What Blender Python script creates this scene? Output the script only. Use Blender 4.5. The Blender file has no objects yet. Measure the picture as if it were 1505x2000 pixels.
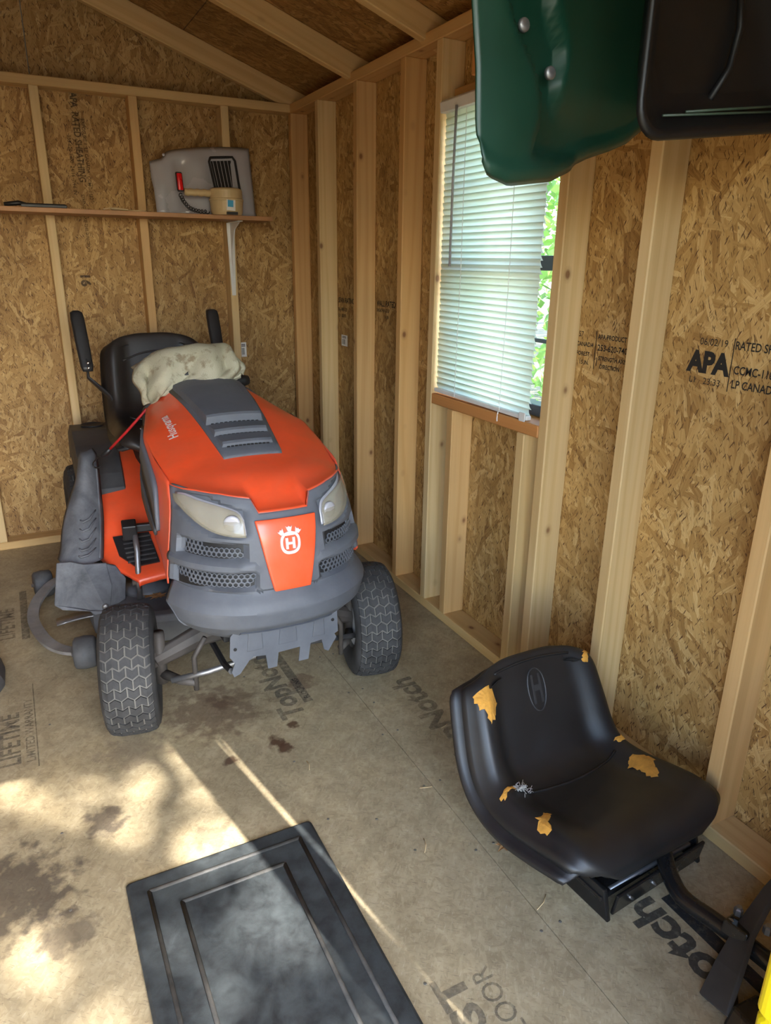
import bpy, bmesh, math, random
from mathutils import Vector, Matrix
random.seed(7)
R = math.radians
scene = bpy.context.scene
COL = scene.collection

# ------------------------------------------------------------------ camera
cam = bpy.data.cameras.new('camera'); camo = bpy.data.objects.new('camera', cam); COL.objects.link(camo)
PITCH, YAW, ROLL, FPX = 0.3357, 0.4780, 0.0130, 1391.1
F = Vector((math.sin(YAW)*math.cos(PITCH), math.cos(YAW)*math.cos(PITCH), -math.sin(PITCH)))
RT = Vector((math.cos(YAW), -math.sin(YAW), 0)); UP = RT.cross(F)
RT, UP = math.cos(ROLL)*RT + math.sin(ROLL)*UP, -math.sin(ROLL)*RT + math.cos(ROLL)*UP
mw = Matrix((RT, UP, -F)).transposed().to_4x4(); mw.translation = Vector((-1.4541, 0.0, 1.3397))
camo.matrix_world = mw
cam.sensor_fit = 'VERTICAL'; cam.sensor_height = 36.0; cam.lens = 36.0*FPX/2000.0
cam.clip_start = 0.02; cam.clip_end = 300
scene.camera = camo

# ------------------------------------------------------------------ sky, sun, exposure
SUN_EL, SUN_AZ = R(43.0), Vector((0.191, -0.982, 0)).normalized()      # SUN_AZ points towards the sun
world = bpy.data.worlds.new('world'); scene.world = world; world.use_nodes = True
wn = world.node_tree; bg = wn.nodes['Background']
sky = wn.nodes.new('ShaderNodeTexSky'); sky.sky_type = 'NISHITA'; sky.sun_disc = False
sky.sun_elevation = SUN_EL; sky.sun_rotation = math.atan2(SUN_AZ.x, SUN_AZ.y)
sky.air_density = 1.0; sky.dust_density = 1.2; sky.ozone_density = 1.0
wn.links.new(sky.outputs['Color'], bg.inputs['Color']); bg.inputs['Strength'].default_value = 0.46
sun = bpy.data.lights.new('sun', 'SUN'); suno = bpy.data.objects.new('sun', sun); COL.objects.link(suno)
sun.energy = 6.0; sun.angle = R(0.45); sun.color = (1.0, 0.95, 0.88)
sd = Vector((SUN_AZ.x*math.cos(SUN_EL), SUN_AZ.y*math.cos(SUN_EL), math.sin(SUN_EL)))
suno.rotation_euler = sd.to_track_quat('Z', 'Y').to_euler(); suno.location = (2, -10, 12)
# portals: they emit nothing, they only guide sky sampling through the openings
def portal(name, loc, rot, sx, sy):
    l = bpy.data.lights.new(name, 'AREA'); l.shape = 'RECTANGLE'; l.size = sx; l.size_y = sy
    l.cycles.is_portal = True
    o = bpy.data.objects.new(name, l); COL.objects.link(o); o.location = loc; o.rotation_euler = rot
portal('door_portal', (-1.58, -0.30, 0.97), (R(90), 0, 0), 1.55, 1.95)
portal('window_portal', (0.10, 1.965, 1.37), (0, R(90), 0), 0.98, 0.64)
vs = scene.view_settings
vs.view_transform = 'Standard'; vs.look = 'None'; vs.gamma = 1.0; vs.use_curve_mapping = False
vs.exposure = 2.12
try:
    scene.cycles.max_bounces = 10; scene.cycles.diffuse_bounces = 6; scene.cycles.transparent_max_bounces = 12
except Exception: pass

# ------------------------------------------------------------------ mesh helpers
def lerp(a, b, t): return a + (b-a)*t
def interp(x, xs, ys):
    if x <= xs[0]: return ys[0]
    for i in range(len(xs)-1):
        if x <= xs[i+1]: return lerp(ys[i], ys[i+1], (x-xs[i])/(xs[i+1]-xs[i]))
    return ys[-1]
def sstep(a, b, x):
    t = min(1, max(0, (x-a)/(b-a))); return t*t*(3-2*t)
def crom(pts, n):
    """n samples of a Catmull-Rom curve through pts (tuples of any length)"""
    P = [Vector(p) for p in pts]; m = len(P)-1; out = []
    for k in range(n):
        s = k/(n-1)*m; i = min(int(s), m-1); t = s-i
        p1, p2 = P[i], P[i+1]
        p0 = P[i-1] if i > 0 else p1*2-p2
        p3 = P[i+2] if i+2 <= m else p2*2-p1
        out.append(0.5*((p1*2) + (p2-p0)*t + (p0*2-p1*5+p2*4-p3)*t*t + (p1*3-p0-p2*3+p3)*t*t*t))
    return out

class G:
    """collects vertices and faces; build() links them as one mesh object"""
    def __init__(self): self.v = []; self.f = []
    def add(self, vs_, fs_):
        o = len(self.v); self.v += [tuple(p) for p in vs_]; self.f += [tuple(i+o for i in q) for q in fs_]; return self
    def box(self, c, s, rot=None):
        c = Vector(c); hx, hy, hz = s[0]/2, s[1]/2, s[2]/2
        P = [Vector((x, y, z)) for x in (-hx, hx) for y in (-hy, hy) for z in (-hz, hz)]
        if rot is not None:
            M = rot if isinstance(rot, Matrix) else Matrix.Rotation(rot[2], 3, 'Z') @ Matrix.Rotation(rot[1], 3, 'Y') @ Matrix.Rotation(rot[0], 3, 'X')
            P = [M @ p for p in P]
        return self.add([p+c for p in P], [(0,1,3,2),(4,6,7,5),(0,4,5,1),(2,3,7,6),(0,2,6,4),(1,5,7,3)])
    def tube(self, path, r, n=10, cap=True, flat=1.0):
        P = [Vector(p) for p in path]; rr = r if isinstance(r, (list, tuple)) else [r]*len(P)
        rings = []; ref = None
        for i, p in enumerate(P):
            d = (P[min(i+1, len(P)-1)]-P[max(i-1, 0)]).normalized()
            if ref is None: ref = Vector((0, 0, 1)) if abs(d.z) < .9 else Vector((1, 0, 0))
            a = d.cross(ref).normalized(); b = a.cross(d).normalized(); ref = b
            rings.append([p + a*rr[i]*math.cos(2*math.pi*k/n) + b*rr[i]*flat*math.sin(2*math.pi*k/n) for k in range(n)])
        return self.rings(rings, cap)
    def rings(self, rings, cap=True, closed=True):
        n = len(rings[0]); vs_ = [p for r in rings for p in r]; fs_ = []
        for i in range(len(rings)-1):
            for k in range(n if closed else n-1):
                a, b = i*n+k, i*n+(k+1) % n
                fs_.append((a, b, b+n, a+n))
        if cap: fs_ += [tuple(range(n-1, -1, -1)), tuple(range((len(rings)-1)*n, len(rings)*n))]
        return self.add(vs_, fs_)
    def lathe(self, prof, n=32, axis='Z', c=(0, 0, 0), cap=True):
        """prof: (along axis, radius)"""
        rings = []
        for h, r in prof:
            ring = []
            for k in range(n):
                a = 2*math.pi*k/n; u, w = r*math.cos(a), r*math.sin(a)
                q = {'Z': (u, w, h), 'X': (h, u, w), 'Y': (w, h, u)}[axis]
                ring.append(Vector(q)+Vector(c))
            rings.append(ring)
        return self.rings(rings, cap)
    def grid(self, rows):
        n = len(rows[0]); fs_ = []
        for i in range(len(rows)-1):
            for k in range(n-1): fs_.append((i*n+k, i*n+k+1, (i+1)*n+k+1, (i+1)*n+k))
        return self.add([p for r in rows for p in r], fs_)
    def prism(self, poly, fr, th):
        """poly of 2D points; fr(x, y, d) gives the 3D point at depth d; closed solid of thickness th"""
        n = len(poly)
        vs_ = [fr(x, y, 0) for x, y in poly]+[fr(x, y, th) for x, y in poly]
        fs_ = [tuple(range(n)), tuple(range(2*n-1, n-1, -1))]+[(i, (i+1) % n, (i+1) % n+n, i+n) for i in range(n)]
        return self.add(vs_, fs_)
    def build(self, name, mat, parent=None, smooth=False, solid=0, bevel=0, sub=0, recalc=True, segs=2, off=-1, sharp=0):
        me = bpy.data.meshes.new(name); me.from_pydata([tuple(p) for p in self.v], [], self.f)
        if recalc:
            bm = bmesh.new(); bm.from_mesh(me); bmesh.ops.recalc_face_normals(bm, faces=bm.faces); bm.to_mesh(me); bm.free()
        me.materials.append(mat)
        if smooth:
            for p in me.polygons: p.use_smooth = True
        if sharp: me.set_sharp_from_angle(angle=R(sharp))
        o = bpy.data.objects.new(name, me); COL.objects.link(o)
        if parent: o.parent = parent
        if sub:
            m = o.modifiers.new('sub', 'SUBSURF'); m.levels = sub; m.render_levels = sub
        if solid:
            m = o.modifiers.new('solid', 'SOLIDIFY'); m.thickness = solid; m.offset = off
        if bevel:
            m = o.modifiers.new('bevel', 'BEVEL'); m.width = bevel; m.segments = segs; m.limit_method = 'ANGLE'; m.angle_limit = R(35)
        return o
def thing(name, label, cat, loc=(0, 0, 0), rz=0, group=None):
    o = bpy.data.objects.new(name, None); COL.objects.link(o); o.empty_display_size = .05
    o.location = loc; o.rotation_euler = (0, 0, rz); tag(o, label, cat, group); return o
def tag(o, label, cat, group=None, kind=None):
    o['label'] = label
    if cat: o['category'] = cat
    if group: o['group'] = group
    if kind: o['kind'] = kind
    return o
def struct(o, label=None):
    o['kind'] = 'structure'
    if label: o['label'] = label
    return o
def sempty(name, label=None):
    o = bpy.data.objects.new(name, None); COL.objects.link(o); o.empty_display_size = .05; return struct(o, label)
def text_mesh(body, size, bold=0.0, xs=1.0):
    cu = bpy.data.curves.new('t', 'FONT'); cu.body = body; cu.size = size; cu.offset = bold; cu.resolution_u = 3
    cu.align_x = 'LEFT'
    o = bpy.data.objects.new('t', cu); COL.objects.link(o)
    dg = bpy.context.evaluated_depsgraph_get(); dg.update()
    me = bpy.data.meshes.new_from_object(o.evaluated_get(dg))
    vs_ = [(v.co.x*xs, v.co.y) for v in me.vertices]; fs_ = [tuple(p.vertices) for p in me.polygons]
    bpy.data.objects.remove(o); bpy.data.curves.remove(cu); bpy.data.meshes.remove(me)
    return vs_, fs_
def text_on(name, body, size, fr, mat, parent, bold=0.0, xs=1.0):
    vs_, fs_ = text_mesh(body, size, bold, xs)
    g = G(); g.add([fr(x, y) for x, y in vs_], fs_)
    return g.build(name, mat, parent, recalc=False)

# ------------------------------------------------------------------ materials
class NT:
    def __init__(self, name):
        self.m = bpy.data.materials.new(name); self.m.use_nodes = True
        self.t = self.m.node_tree; self.b = self.t.nodes['Principled BSDF']
    def n(self, typ, **kw):
        x = self.t.nodes.new('ShaderNode'+typ)
        for k, v in kw.items(): setattr(x, k, v)
        return x
    def l(self, a, b): self.t.links.new(a, b)
    def put(self, sock, v):
        if hasattr(v, 'is_output') or isinstance(v, bpy.types.NodeSocket): self.l(v, sock)
        else: sock.default_value = v
    def math(self, op, a, b=0.0, c=None):
        x = self.n('Math', operation=op); self.put(x.inputs[0], a); self.put(x.inputs[1], b)
        if c is not None: self.put(x.inputs[2], c)
        return x.outputs[0]
    def mix(self, fac, a, b, mode='MIX'):
        x = self.n('Mix', data_type='RGBA', blend_type=mode)
        self.put(x.inputs[0], fac); self.put(x.inputs[6], a if not isinstance(a, tuple) else (*a, 1)); self.put(x.inputs[7], b if not isinstance(b, tuple) else (*b, 1))
        return x.outputs[2]
    def fmix(self, fac, a, b):
        x = self.n('Mix', data_type='FLOAT'); self.put(x.inputs[0], fac); self.put(x.inputs[2], a); self.put(x.inputs[3], b); return x.outputs[0]
    def ramp(self, fac, stops, interp='LINEAR'):
        x = self.n('ValToRGB'); x.color_ramp.interpolation = interp; e = x.color_ramp.elements
        while len(e) < len(stops): e.new(0.5)
        for q, (p, c) in zip(e, stops): q.position = p; q.color = (*c, 1) if len(c) == 3 else c
        self.put(x.inputs[0], fac); return x.outputs[0]
    def noise(self, vec, scale, detail=3.0, rough=.55, dim='3D', dist=0.0):
        x = self.n('TexNoise', noise_dimensions=dim); self.put(x.inputs['Vector'], vec)
        x.inputs['Scale'].default_value = scale; x.inputs['Detail'].default_value = detail; x.inputs['Roughness'].default_value = rough
        x.inputs['Distortion'].default_value = dist
        return x.outputs['Fac']
    def mapping(self, vec, loc=(0, 0, 0), rot=(0, 0, 0), sc=(1, 1, 1)):
        x = self.n('Mapping'); self.put(x.inputs[0], vec); x.inputs[1].default_value = loc; x.inputs[2].default_value = rot; x.inputs[3].default_value = sc
        return x.outputs[0]
    def obj(self): return self.n('TexCoord').outputs['Object']
    def bump(self, h, strength, dist=.002):
        x = self.n('Bump'); x.inputs['Strength'].default_value = strength; x.inputs['Distance'].default_value = dist
        self.put(x.inputs['Height'], h); self.l(x.outputs[0], self.b.inputs['Normal'])
    def set(self, col=None, rough=None, metal=None, **kw):
        b = self.b
        if col is not None: self.put(b.inputs['Base Color'], (*col, 1) if isinstance(col, tuple) else col)
        if rough is not None: self.put(b.inputs['Roughness'], rough)
        if metal is not None: b.inputs['Metallic'].default_value = metal
        for k, v in kw.items(): self.put(b.inputs[k], v)
        return self.m

def plain(name, col, rough=.5, metal=0, var=.18, scale=12, dust=0, dustcol=(.30, .27, .23), coat=0, bump=0):
    """paint / plastic / metal with mottling and an even film of dust"""
    N = NT(name); o = N.obj()
    f = N.noise(o, scale, 5, .6)
    k = N.ramp(f, [(.3, tuple(c*(1-var) for c in col)), (.7, tuple(min(1, c*(1+var)) for c in col))])
    r = N.math('MULTIPLY_ADD', f, .25, rough-.12)
    if dust:
        d = N.noise(o, scale*.6, 6, .7, dist=.4); dm = N.math('MULTIPLY', N.ramp(d, [(.35, (0, 0, 0)), (.75, (1, 1, 1))]), dust)
        k = N.mix(dm, k, dustcol); r = N.math('ADD', r, N.math('MULTIPLY', dm, .3))
    if bump: N.bump(N.noise(o, scale*14, 3), bump, .001)
    m = N.set(k, r, metal)
    if coat: N.b.inputs['Coat Weight'].default_value = coat; N.b.inputs['Coat Roughness'].default_value = .15
    return m

def make_osb(name, ax, ay, vert=0.0, tint=(1, 1, 1)):
    """oriented strand board: overlapping layers of random strands; ax, ay pick the two in-plane axes"""
    N = NT(name); s = N.n('SeparateXYZ'); N.l(N.obj(), s.inputs[0])
    c = N.n('CombineXYZ'); N.l(s.outputs[ax], c.inputs[0]); N.l(s.outputs[ay], c.inputs[1]); p = c.outputs[0]
    wob = N.n('TexNoise', noise_dimensions='2D'); wob.inputs['Scale'].default_value = 22; N.l(p, wob.inputs['Vector'])
    va = N.n('VectorMath', operation='MULTIPLY_ADD'); N.l(wob.outputs['Color'], va.inputs[0]); va.inputs[1].default_value = (.007, .007, 0); N.l(p, va.inputs[2])
    q = va.outputs[0]
    pri = tone = None; fine = None
    spec = [(0.05, 8, 40), (.45, 9, 46), (-.40, 9, 44), (.85, 11, 55), (-.80, 11, 50), (.2, 14, 75), (-.15, 12, 62), (1.35, 12, 60)]
    for i, (a, sx, sy) in enumerate(spec):
        mp = N.mapping(q, (i*7.3, i*3.1, 0), (0, 0, a+vert), (1, 1, 1))
        mp = N.mapping(mp, (0, 0, 0), (0, 0, 0), (sx, sy, 1))
        v = N.n('TexVoronoi', voronoi_dimensions='2D', feature='F1', distance='CHEBYCHEV'); v.inputs['Scale'].default_value = 1; N.l(mp, v.inputs['Vector'])
        sc = N.n('SeparateColor'); N.l(v.outputs['Color'], sc.inputs[0])
        st = N.noise(N.mapping(mp, (0, 0, 0), (0, 0, 0), (.35, 5, 1)), 1.5, 4, .65, '2D')
        t_ = N.math('ADD', N.math('MULTIPLY', sc.outputs[1], .68), N.math('MULTIPLY', N.math('SUBTRACT', st, .25), .80))
        pr = N.math('SUBTRACT', sc.outputs[0], N.math('MULTIPLY', v.outputs['Distance'], .18))
        if pri is None: pri, tone = pr, t_
        else:
            m = N.math('GREATER_THAN', pr, pri); tone = N.fmix(m, tone, t_); pri = N.math('MAXIMUM', pri, pr)
    k = N.ramp(tone, [(.05, (.175, .098, .034)), (.22, (.285, .180, .068)), (.45, (.375, .258, .108)), (.7, (.445, .322, .150)), (.95, (.57, .455, .255))])
    sp = N.noise(N.mapping(N.mapping(q, (5, 2, 0), (0, 0, vert+.35)), (0, 0, 0), (0, 0, 0), (36, 230, 1)), 1, 2, .5, '2D')
    k = N.mix(N.ramp(sp, [(.29, (.9, .9, .9)), (.35, (0, 0, 0))]), k, (.075, .035, .012))  # dark slivers: shadows along strand edges, painted into the colour
    sp2 = N.noise(N.mapping(N.mapping(q, (9, 1, 0), (0, 0, vert-.5)), (0, 0, 0), (0, 0, 0), (34, 210, 1)), 1, 2, .5, '2D')
    k = N.mix(N.ramp(sp2, [(.28, (1, 1, 1)), (.33, (0, 0, 0))]), k, (.085, .04, .015))  # second set of painted strand-edge shadows, at another angle
    big = N.noise(p, 2.3, 3, .5, '2D'); k = N.mix(1.0, k, N.ramp(big, [(.3, (.82, .80, .78)), (.7, (1.06, 1.05, 1.02))]), 'MULTIPLY')
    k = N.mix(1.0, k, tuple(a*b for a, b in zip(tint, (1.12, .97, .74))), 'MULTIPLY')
    N.bump(N.math('ADD', pri, N.math('MULTIPLY', tone, .3)), .5, .0016)
    return N.set(k, .68)
OSB_X = make_osb('osb_right', 1, 2, 1.62)
OSB_Y = make_osb('osb_back', 0, 2, 1.50, (.93, .90, .90))  # tint darkens this copy, painting in the weaker light on the back wall
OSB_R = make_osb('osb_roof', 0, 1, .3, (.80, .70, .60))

def make_lumber():
    N = NT('pine_lumber'); o = N.obj(); oi = N.n('ObjectInfo')
    rnd = oi.outputs['Random']; off = N.n('CombineXYZ'); N.l(N.math('MULTIPLY', rnd, 37.0), off.inputs[0]); N.l(N.math('MULTIPLY', rnd, 91.0), off.inputs[2])
    av = N.n('VectorMath', operation='ADD'); N.l(o, av.inputs[0]); N.l(off.outputs[0], av.inputs[1]); p = av.outputs[0]
    g = N.mapping(p, (0, 0, 0), (0, 0, 0), (1, 1, .055))
    w = N.noise(g, 9, 2, .5); rings = N.n('TexWave', wave_type='BANDS', bands_direction='X'); rings.inputs['Scale'].default_value = 8; rings.inputs['Distortion'].default_value = 14
    rings.inputs['Detail'].default_value = 2.5; rings.inputs['Detail Scale'].default_value = 1.1; N.l(g, rings.inputs['Vector'])
    fine = N.noise(N.mapping(p, (0, 0, 0), (0, 0, 0), (1, 1, .02)), 160, 3, .6)
    k = N.ramp(rings.outputs['Fac'], [(.1, (.650, .475, .235)), (.6, (.635, .455, .218)), (.95, (.565, .385, .165))])
    k = N.mix(.35, k, N.ramp(fine, [(.3, (.56, .395, .185)), (.7, (.69, .515, .275))]))
    k = N.mix(1.0, k, N.ramp(w, [(.3, (.86, .83, .80)), (.7, (1.08, 1.05, 1.0))]), 'MULTIPLY')
    vz = N.n('TexVoronoi', voronoi_dimensions='3D', feature='F1'); vz.inputs['Scale'].default_value = 1; N.l(N.mapping(p, (3, 1, 2), (0, 0, 0), (11, 11, 7.5)), vz.inputs['Vector'])
    kn = N.ramp(vz.outputs['Distance'], [(.06, (1, 1, 1)), (.115, (.25, .25, .25)), (.2, (0, 0, 0))])
    ks = N.n('SeparateColor'); N.l(vz.outputs['Color'], ks.inputs[0]); kn = N.math('MULTIPLY', kn, N.math('GREATER_THAN', ks.outputs[0], .48))
    k = N.mix(N.math('MULTIPLY', kn, .85), k, (.16, .062, .022))
    k = N.mix(1.0, k, oi.outputs['Color'], 'MULTIPLY')
    N.bump(N.math('ADD', rings.outputs['Fac'], fine), .10, .001)
    return N.set(k, .62)
LUMBER = make_lumber()

def make_floor():
    N = NT('floor_sheathing'); o = N.obj(); sep = N.n('SeparateXYZ'); N.l(o, sep.inputs[0])
    pri = tone = None
    for i, (a, sx, sy) in enumerate([(.3, 40, 150), (1.3, 34, 130), (-.8, 45, 160), (2.1, 55, 190)]):
        mp = N.mapping(N.mapping(o, (i*5.1, i*2.7, 0), (0, 0, a)), (0, 0, 0), (0, 0, 0), (sx, sy, 1))
        v = N.n('TexVoronoi', voronoi_dimensions='2D', feature='F1'); v.inputs['Scale'].default_value = 1; N.l(mp, v.inputs['Vector'])
        sc = N.n('SeparateColor'); N.l(v.outputs['Color'], sc.inputs[0])
        if pri is None: pri, tone = sc.outputs[0], sc.outputs[1]
        else:
            m = N.math('GREATER_THAN', sc.outputs[0], pri); tone = N.fmix(m, tone, sc.outputs[1]); pri = N.math('MAXIMUM', pri, sc.outputs[0])
    big = N.noise(o, 3.5, 6, .62, dist=.3); mid = N.noise(o, 18, 5, .65); fin = N.noise(o, 140, 3, .6)
    k = N.ramp(N.math('ADD', N.math('MULTIPLY', tone, .22), N.math('MULTIPLY', mid, .78)), [(.25, (.275, .222, .135)), (.5, (.385, .320, .200)), (.75, (.475, .405, .265))])
    k = N.mix(1.0, k, N.ramp(big, [(.25, (.60, .58, .56)), (.5, (.92, .91, .90)), (.75, (1.12, 1.08, 1.0))]), 'MULTIPLY')
    k = N.mix(N.math('MULTIPLY', N.ramp(fin, [(.62, (0, 0, 0)), (.72, (1, 1, 1))]), .4), k, (.10, .08, .06))
    fb = N.noise(N.mapping(N.mapping(o, (0, 0, 0), (0, 0, .7)), (0, 0, 0), (0, 0, 0), (40, 300, 1)), 1, 3, .6); k = N.mix(N.math('MULTIPLY', N.ramp(fb, [(.33, (1, 1, 1)), (.40, (0, 0, 0))]), .45), k, (.12, .095, .07))
    fb = N.noise(N.mapping(N.mapping(o, (3, 1, 0), (0, 0, -.8)), (0, 0, 0), (0, 0, 0), (45, 320, 1)), 1, 3, .6); k = N.mix(N.math('MULTIPLY', N.ramp(fb, [(.62, (0, 0, 0)), (.70, (1, 1, 1))]), .35), k, (.58, .52, .42))
    # scuffs and drips: each has its own place, size and ragged outline
    dn = N.n('TexNoise'); dn.inputs['Scale'].default_value = 26; dn.inputs['Detail'].default_value = 5; N.l(o, dn.inputs['Vector'])
    for (x, y, r, col, st) in [(-.925, 1.712, .030, (.075, .035, .018), .9), (-.905, 1.668, .026, (.075, .035, .018), .9), (-.848, 1.775, .024, (.085, .04, .02), .85), (-1.065, 1.685, .024, (.07, .035, .02), .85),
                               (-1.41, 1.60, .055, (.06, .045, .04), .7), (-1.62, 1.46, .14, (.05, .04, .035), .75), (-1.52, 1.30, .07, (.07, .055, .045), .6), (-1.05, 1.95, .16, (.10, .055, .035), .55), (-1.19, 1.43, .05, (.12, .085, .06), .5),
                               (-.74, 1.98, .05, (.10, .05, .03), .55), (-1.30, 1.86, .10, (.16, .12, .09), .4), (-1.02, 1.985, .045, (.09, .05, .03), .6)]:
        d = N.n('VectorMath', operation='DISTANCE'); N.l(N.mapping(o, (0, 0, 0), (0, 0, 0), (1, 1, 0)), d.inputs[0]); d.inputs[1].default_value = (x, y, 0)
        dd = N.math('ADD', d.outputs['Value'], N.math('MULTIPLY', N.math('SUBTRACT', dn.outputs['Fac'], .5), r*2.6))
        k = N.mix(N.math('MULTIPLY', N.ramp(N.math('DIVIDE', dd, r), [(.55, (1, 1, 1)), (1.0, (0, 0, 0))]), st), k, col)
    N.bump(N.math('ADD', mid, N.math('MULTIPLY', fin, .4)), .25, .002)
    return N.set(k, N.math('MULTIPLY_ADD', mid, .3, .42))
FLOOR = make_floor()

def make_ink(name, col, cover, dens=None):
    N = NT(name); o = N.obj(); f = N.noise(o, 55, 5, .7); f2 = N.noise(o, 9, 3)
    a = N.ramp(N.math('ADD', N.math('MULTIPLY', f, .75), N.math('MULTIPLY', f2, .3)), [(.40+cover*.20, (1, 1, 1)), (.68+cover*.12, (.12, .12, .12))])
    return N.set(col, .75, Alpha=N.math('MULTIPLY', a, dens or (.62+.35*cover)))
INK = make_ink('black_stamp_ink', (.012, .010, .009), 1.15, .98)
INK_FAINT = make_ink('faded_floor_ink', (.045, .052, .058), .35, .40)
INK_BAR = make_ink('faded_bar_ink', (.05, .056, .06), .3, .22)
INK_MID = make_ink('worn_floor_ink', (.022, .025, .030), .75, .66)

ORANGE = plain('orange_paint', (.90, .088, .022), .36, var=.08, dust=.16, coat=.35, dustcol=(.42, .25, .17))
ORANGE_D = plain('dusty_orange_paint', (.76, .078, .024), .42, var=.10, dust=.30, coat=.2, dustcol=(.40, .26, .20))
GREY = plain('grey_plastic', (.088, .098, .118), .55, var=.12, dust=.22, dustcol=(.25, .26, .28))
GREY_D = plain('dark_grey_plastic', (.042, .043, .048), .55, var=.15, dust=.15)
BLACK = plain('black_plastic', (.012, .012, .014), .45, var=.2, dust=.10, dustcol=(.12, .11, .10))
CHUTE = plain('dusty_black_plastic', (.060, .065, .075), .60, var=.35, dust=.6, dustcol=(.24, .245, .26), scale=16, bump=.1)
DECKM = plain('dusty_deck_steel', (.085, .095, .110), .55, var=.3, dust=.35, dustcol=(.25, .23, .21))
STEEL = plain('worn_steel', (.25, .25, .26), .42, metal=.8, var=.25, dust=.2)
CHROME = plain('chrome', (.80, .80, .82), .14, metal=1, var=.04)
RIM = plain('pale_rim_paint', (.50, .53, .57), .4, var=.1, dust=.25)
RUBBER = plain('dusty_tyre_rubber', (.022, .023, .025), .75, var=.3, dust=.26, dustcol=(.15, .145, .14), scale=20, bump=.1)
GROOVE = plain('dusty_tyre_groove', (.10, .096, .088), .85, var=.3, dust=.6, dustcol=(.27, .25, .21), scale=20)
VINYL = plain('black_vinyl', (.013, .013, .014), .42, var=.15, dust=.10, dustcol=(.07, .065, .06), bump=.06)
VINYL_M = plain('dark_brown_vinyl', (.018, .014, .013), .42, var=.15, dust=.05)
FOAM = plain('torn_yellow_foam', (.62, .30, .045), .85, var=.25, scale=40, bump=.3)
BLADE = plain('scuffed_black_steel', (.026, .025, .024), .5, var=.4, dust=.18, dustcol=(.11, .10, .09))
BLACKMETAL = plain('black_painted_steel', (.008, .008, .009), .25, metal=.2, var=.2, dust=.04)
RED = plain('red_cord', (.55, .018, .022), .5, var=.15)
REDPLUG = plain('red_plastic', (.70, .006, .008), .3, var=.05)
WHITE = plain('white_paint', (.72, .72, .70), .45, var=.05)
PAPER = plain('white_paper', (.78, .77, .74), .7, var=.05)
CREAM = plain('aged_cream_plastic', (.56, .42, .22), .45, var=.12, dust=.15, dustcol=(.40, .30, .18))
SILVER = plain('silver_plastic', (.46, .46, .50), .24, metal=.1, var=.04, scale=3)
EMBOSS = plain('embossed_vinyl', (.034, .034, .036), .45, var=.1)
GREEN = plain('dark_green_plastic', (.004, .036, .022), .42, var=.15, dust=.12, dustcol=(.045, .085, .06), scale=9)
TUBBLACK = plain('matt_black_plastic', (.0045, .0045, .005), .5, var=.2)
BADGE = plain('badge_silver', (.78, .78, .80), .32, metal=.35, var=.05)
YELLOW = plain('yellow_plastic', (.80, .62, .004), .4, var=.03)
MATM = plain('dusty_mat_rubber', (.020, .023, .025), .55, var=.4, dust=.40, dustcol=(.085, .105, .11), scale=34, bump=.35)
MATRIB = plain('mat_rib_rubber', (.026, .028, .029), .6, var=.35, dust=.45, dustcol=(.15, .135, .115), scale=30)
LEAFDRY = plain('dry_leaf', (.36, .19, .075), .7, var=.4, scale=30)
STRAW = plain('dry_straw', (.62, .47, .26), .7, var=.2)
BARK = plain('tree_bark', (.12, .095, .07), .85, var=.35, bump=.5)
DIRT = plain('leaf_litter_ground', (.10, .092, .055), .9, var=.6, scale=3)
DARKVOID = plain('shadowed_metal', (.010, .010, .011), .6, var=.2)  # near-black base colour puts shade into openings and hidden underparts

def make_towel():
    N = NT('stained_terry_cloth'); o = N.obj()
    f = N.noise(o, 7, 5, .6); k = N.ramp(f, [(.3, (.36, .335, .225)), (.7, (.50, .475, .355))])
    st = N.noise(o, 24, 5, .65); k = N.mix(N.math('MULTIPLY', N.ramp(st, [(.54, (0, 0, 0)), (.66, (1, 1, 1))]), .7), k, (.20, .145, .085))
    st2 = N.noise(N.mapping(o, (4, 2, 1)), 11, 3, .5); k = N.mix(N.math('MULTIPLY', N.ramp(st2, [(.62, (0, 0, 0)), (.72, (1, 1, 1))]), .5), k, (.30, .27, .27))
    N.bump(N.noise(o, 420, 2), .8, .003)
    return N.set(k, .95)
TOWEL = make_towel()
def make_blind():
    N = NT('cream_vinyl_slat'); f = N.noise(N.obj(), 5, 3)
    k = N.ramp(f, [(.3, (.78, .77, .66)), (.7, (.86, .85, .76))]); N.set(k, .4)
    tr = N.n('BsdfTranslucent'); tr.inputs[0].default_value = (.88, .95, .88, 1)
    mx = N.n('MixShader'); mx.inputs[0].default_value = .68; out = N.t.nodes['Material Output']
    N.l(N.b.outputs[0], mx.inputs[1]); N.l(tr.outputs[0], mx.inputs[2]); N.l(mx.outputs[0], out.inputs['Surface']); return N.m
SLAT = make_blind()
def make_leaf(name, c1, c2):
    N = NT(name); oi = N.noise(N.obj(), 1.3, 3); k = N.ramp(oi, [(.35, c1), (.65, c2)]); N.set(k, .5)
    tr = N.n('BsdfTranslucent'); N.l(N.mix(1.0, k, (1.5, 1.6, .9), 'MULTIPLY'), tr.inputs[0])
    mx = N.n('MixShader'); mx.inputs[0].default_value = .45; out = N.t.nodes['Material Output']
    N.l(N.b.outputs[0], mx.inputs[1]); N.l(tr.outputs[0], mx.inputs[2]); N.l(mx.outputs[0], out.inputs['Surface']); return N.m
LEAF = make_leaf('green_leaf', (.10, .22, .04), (.20, .36, .07))
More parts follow.
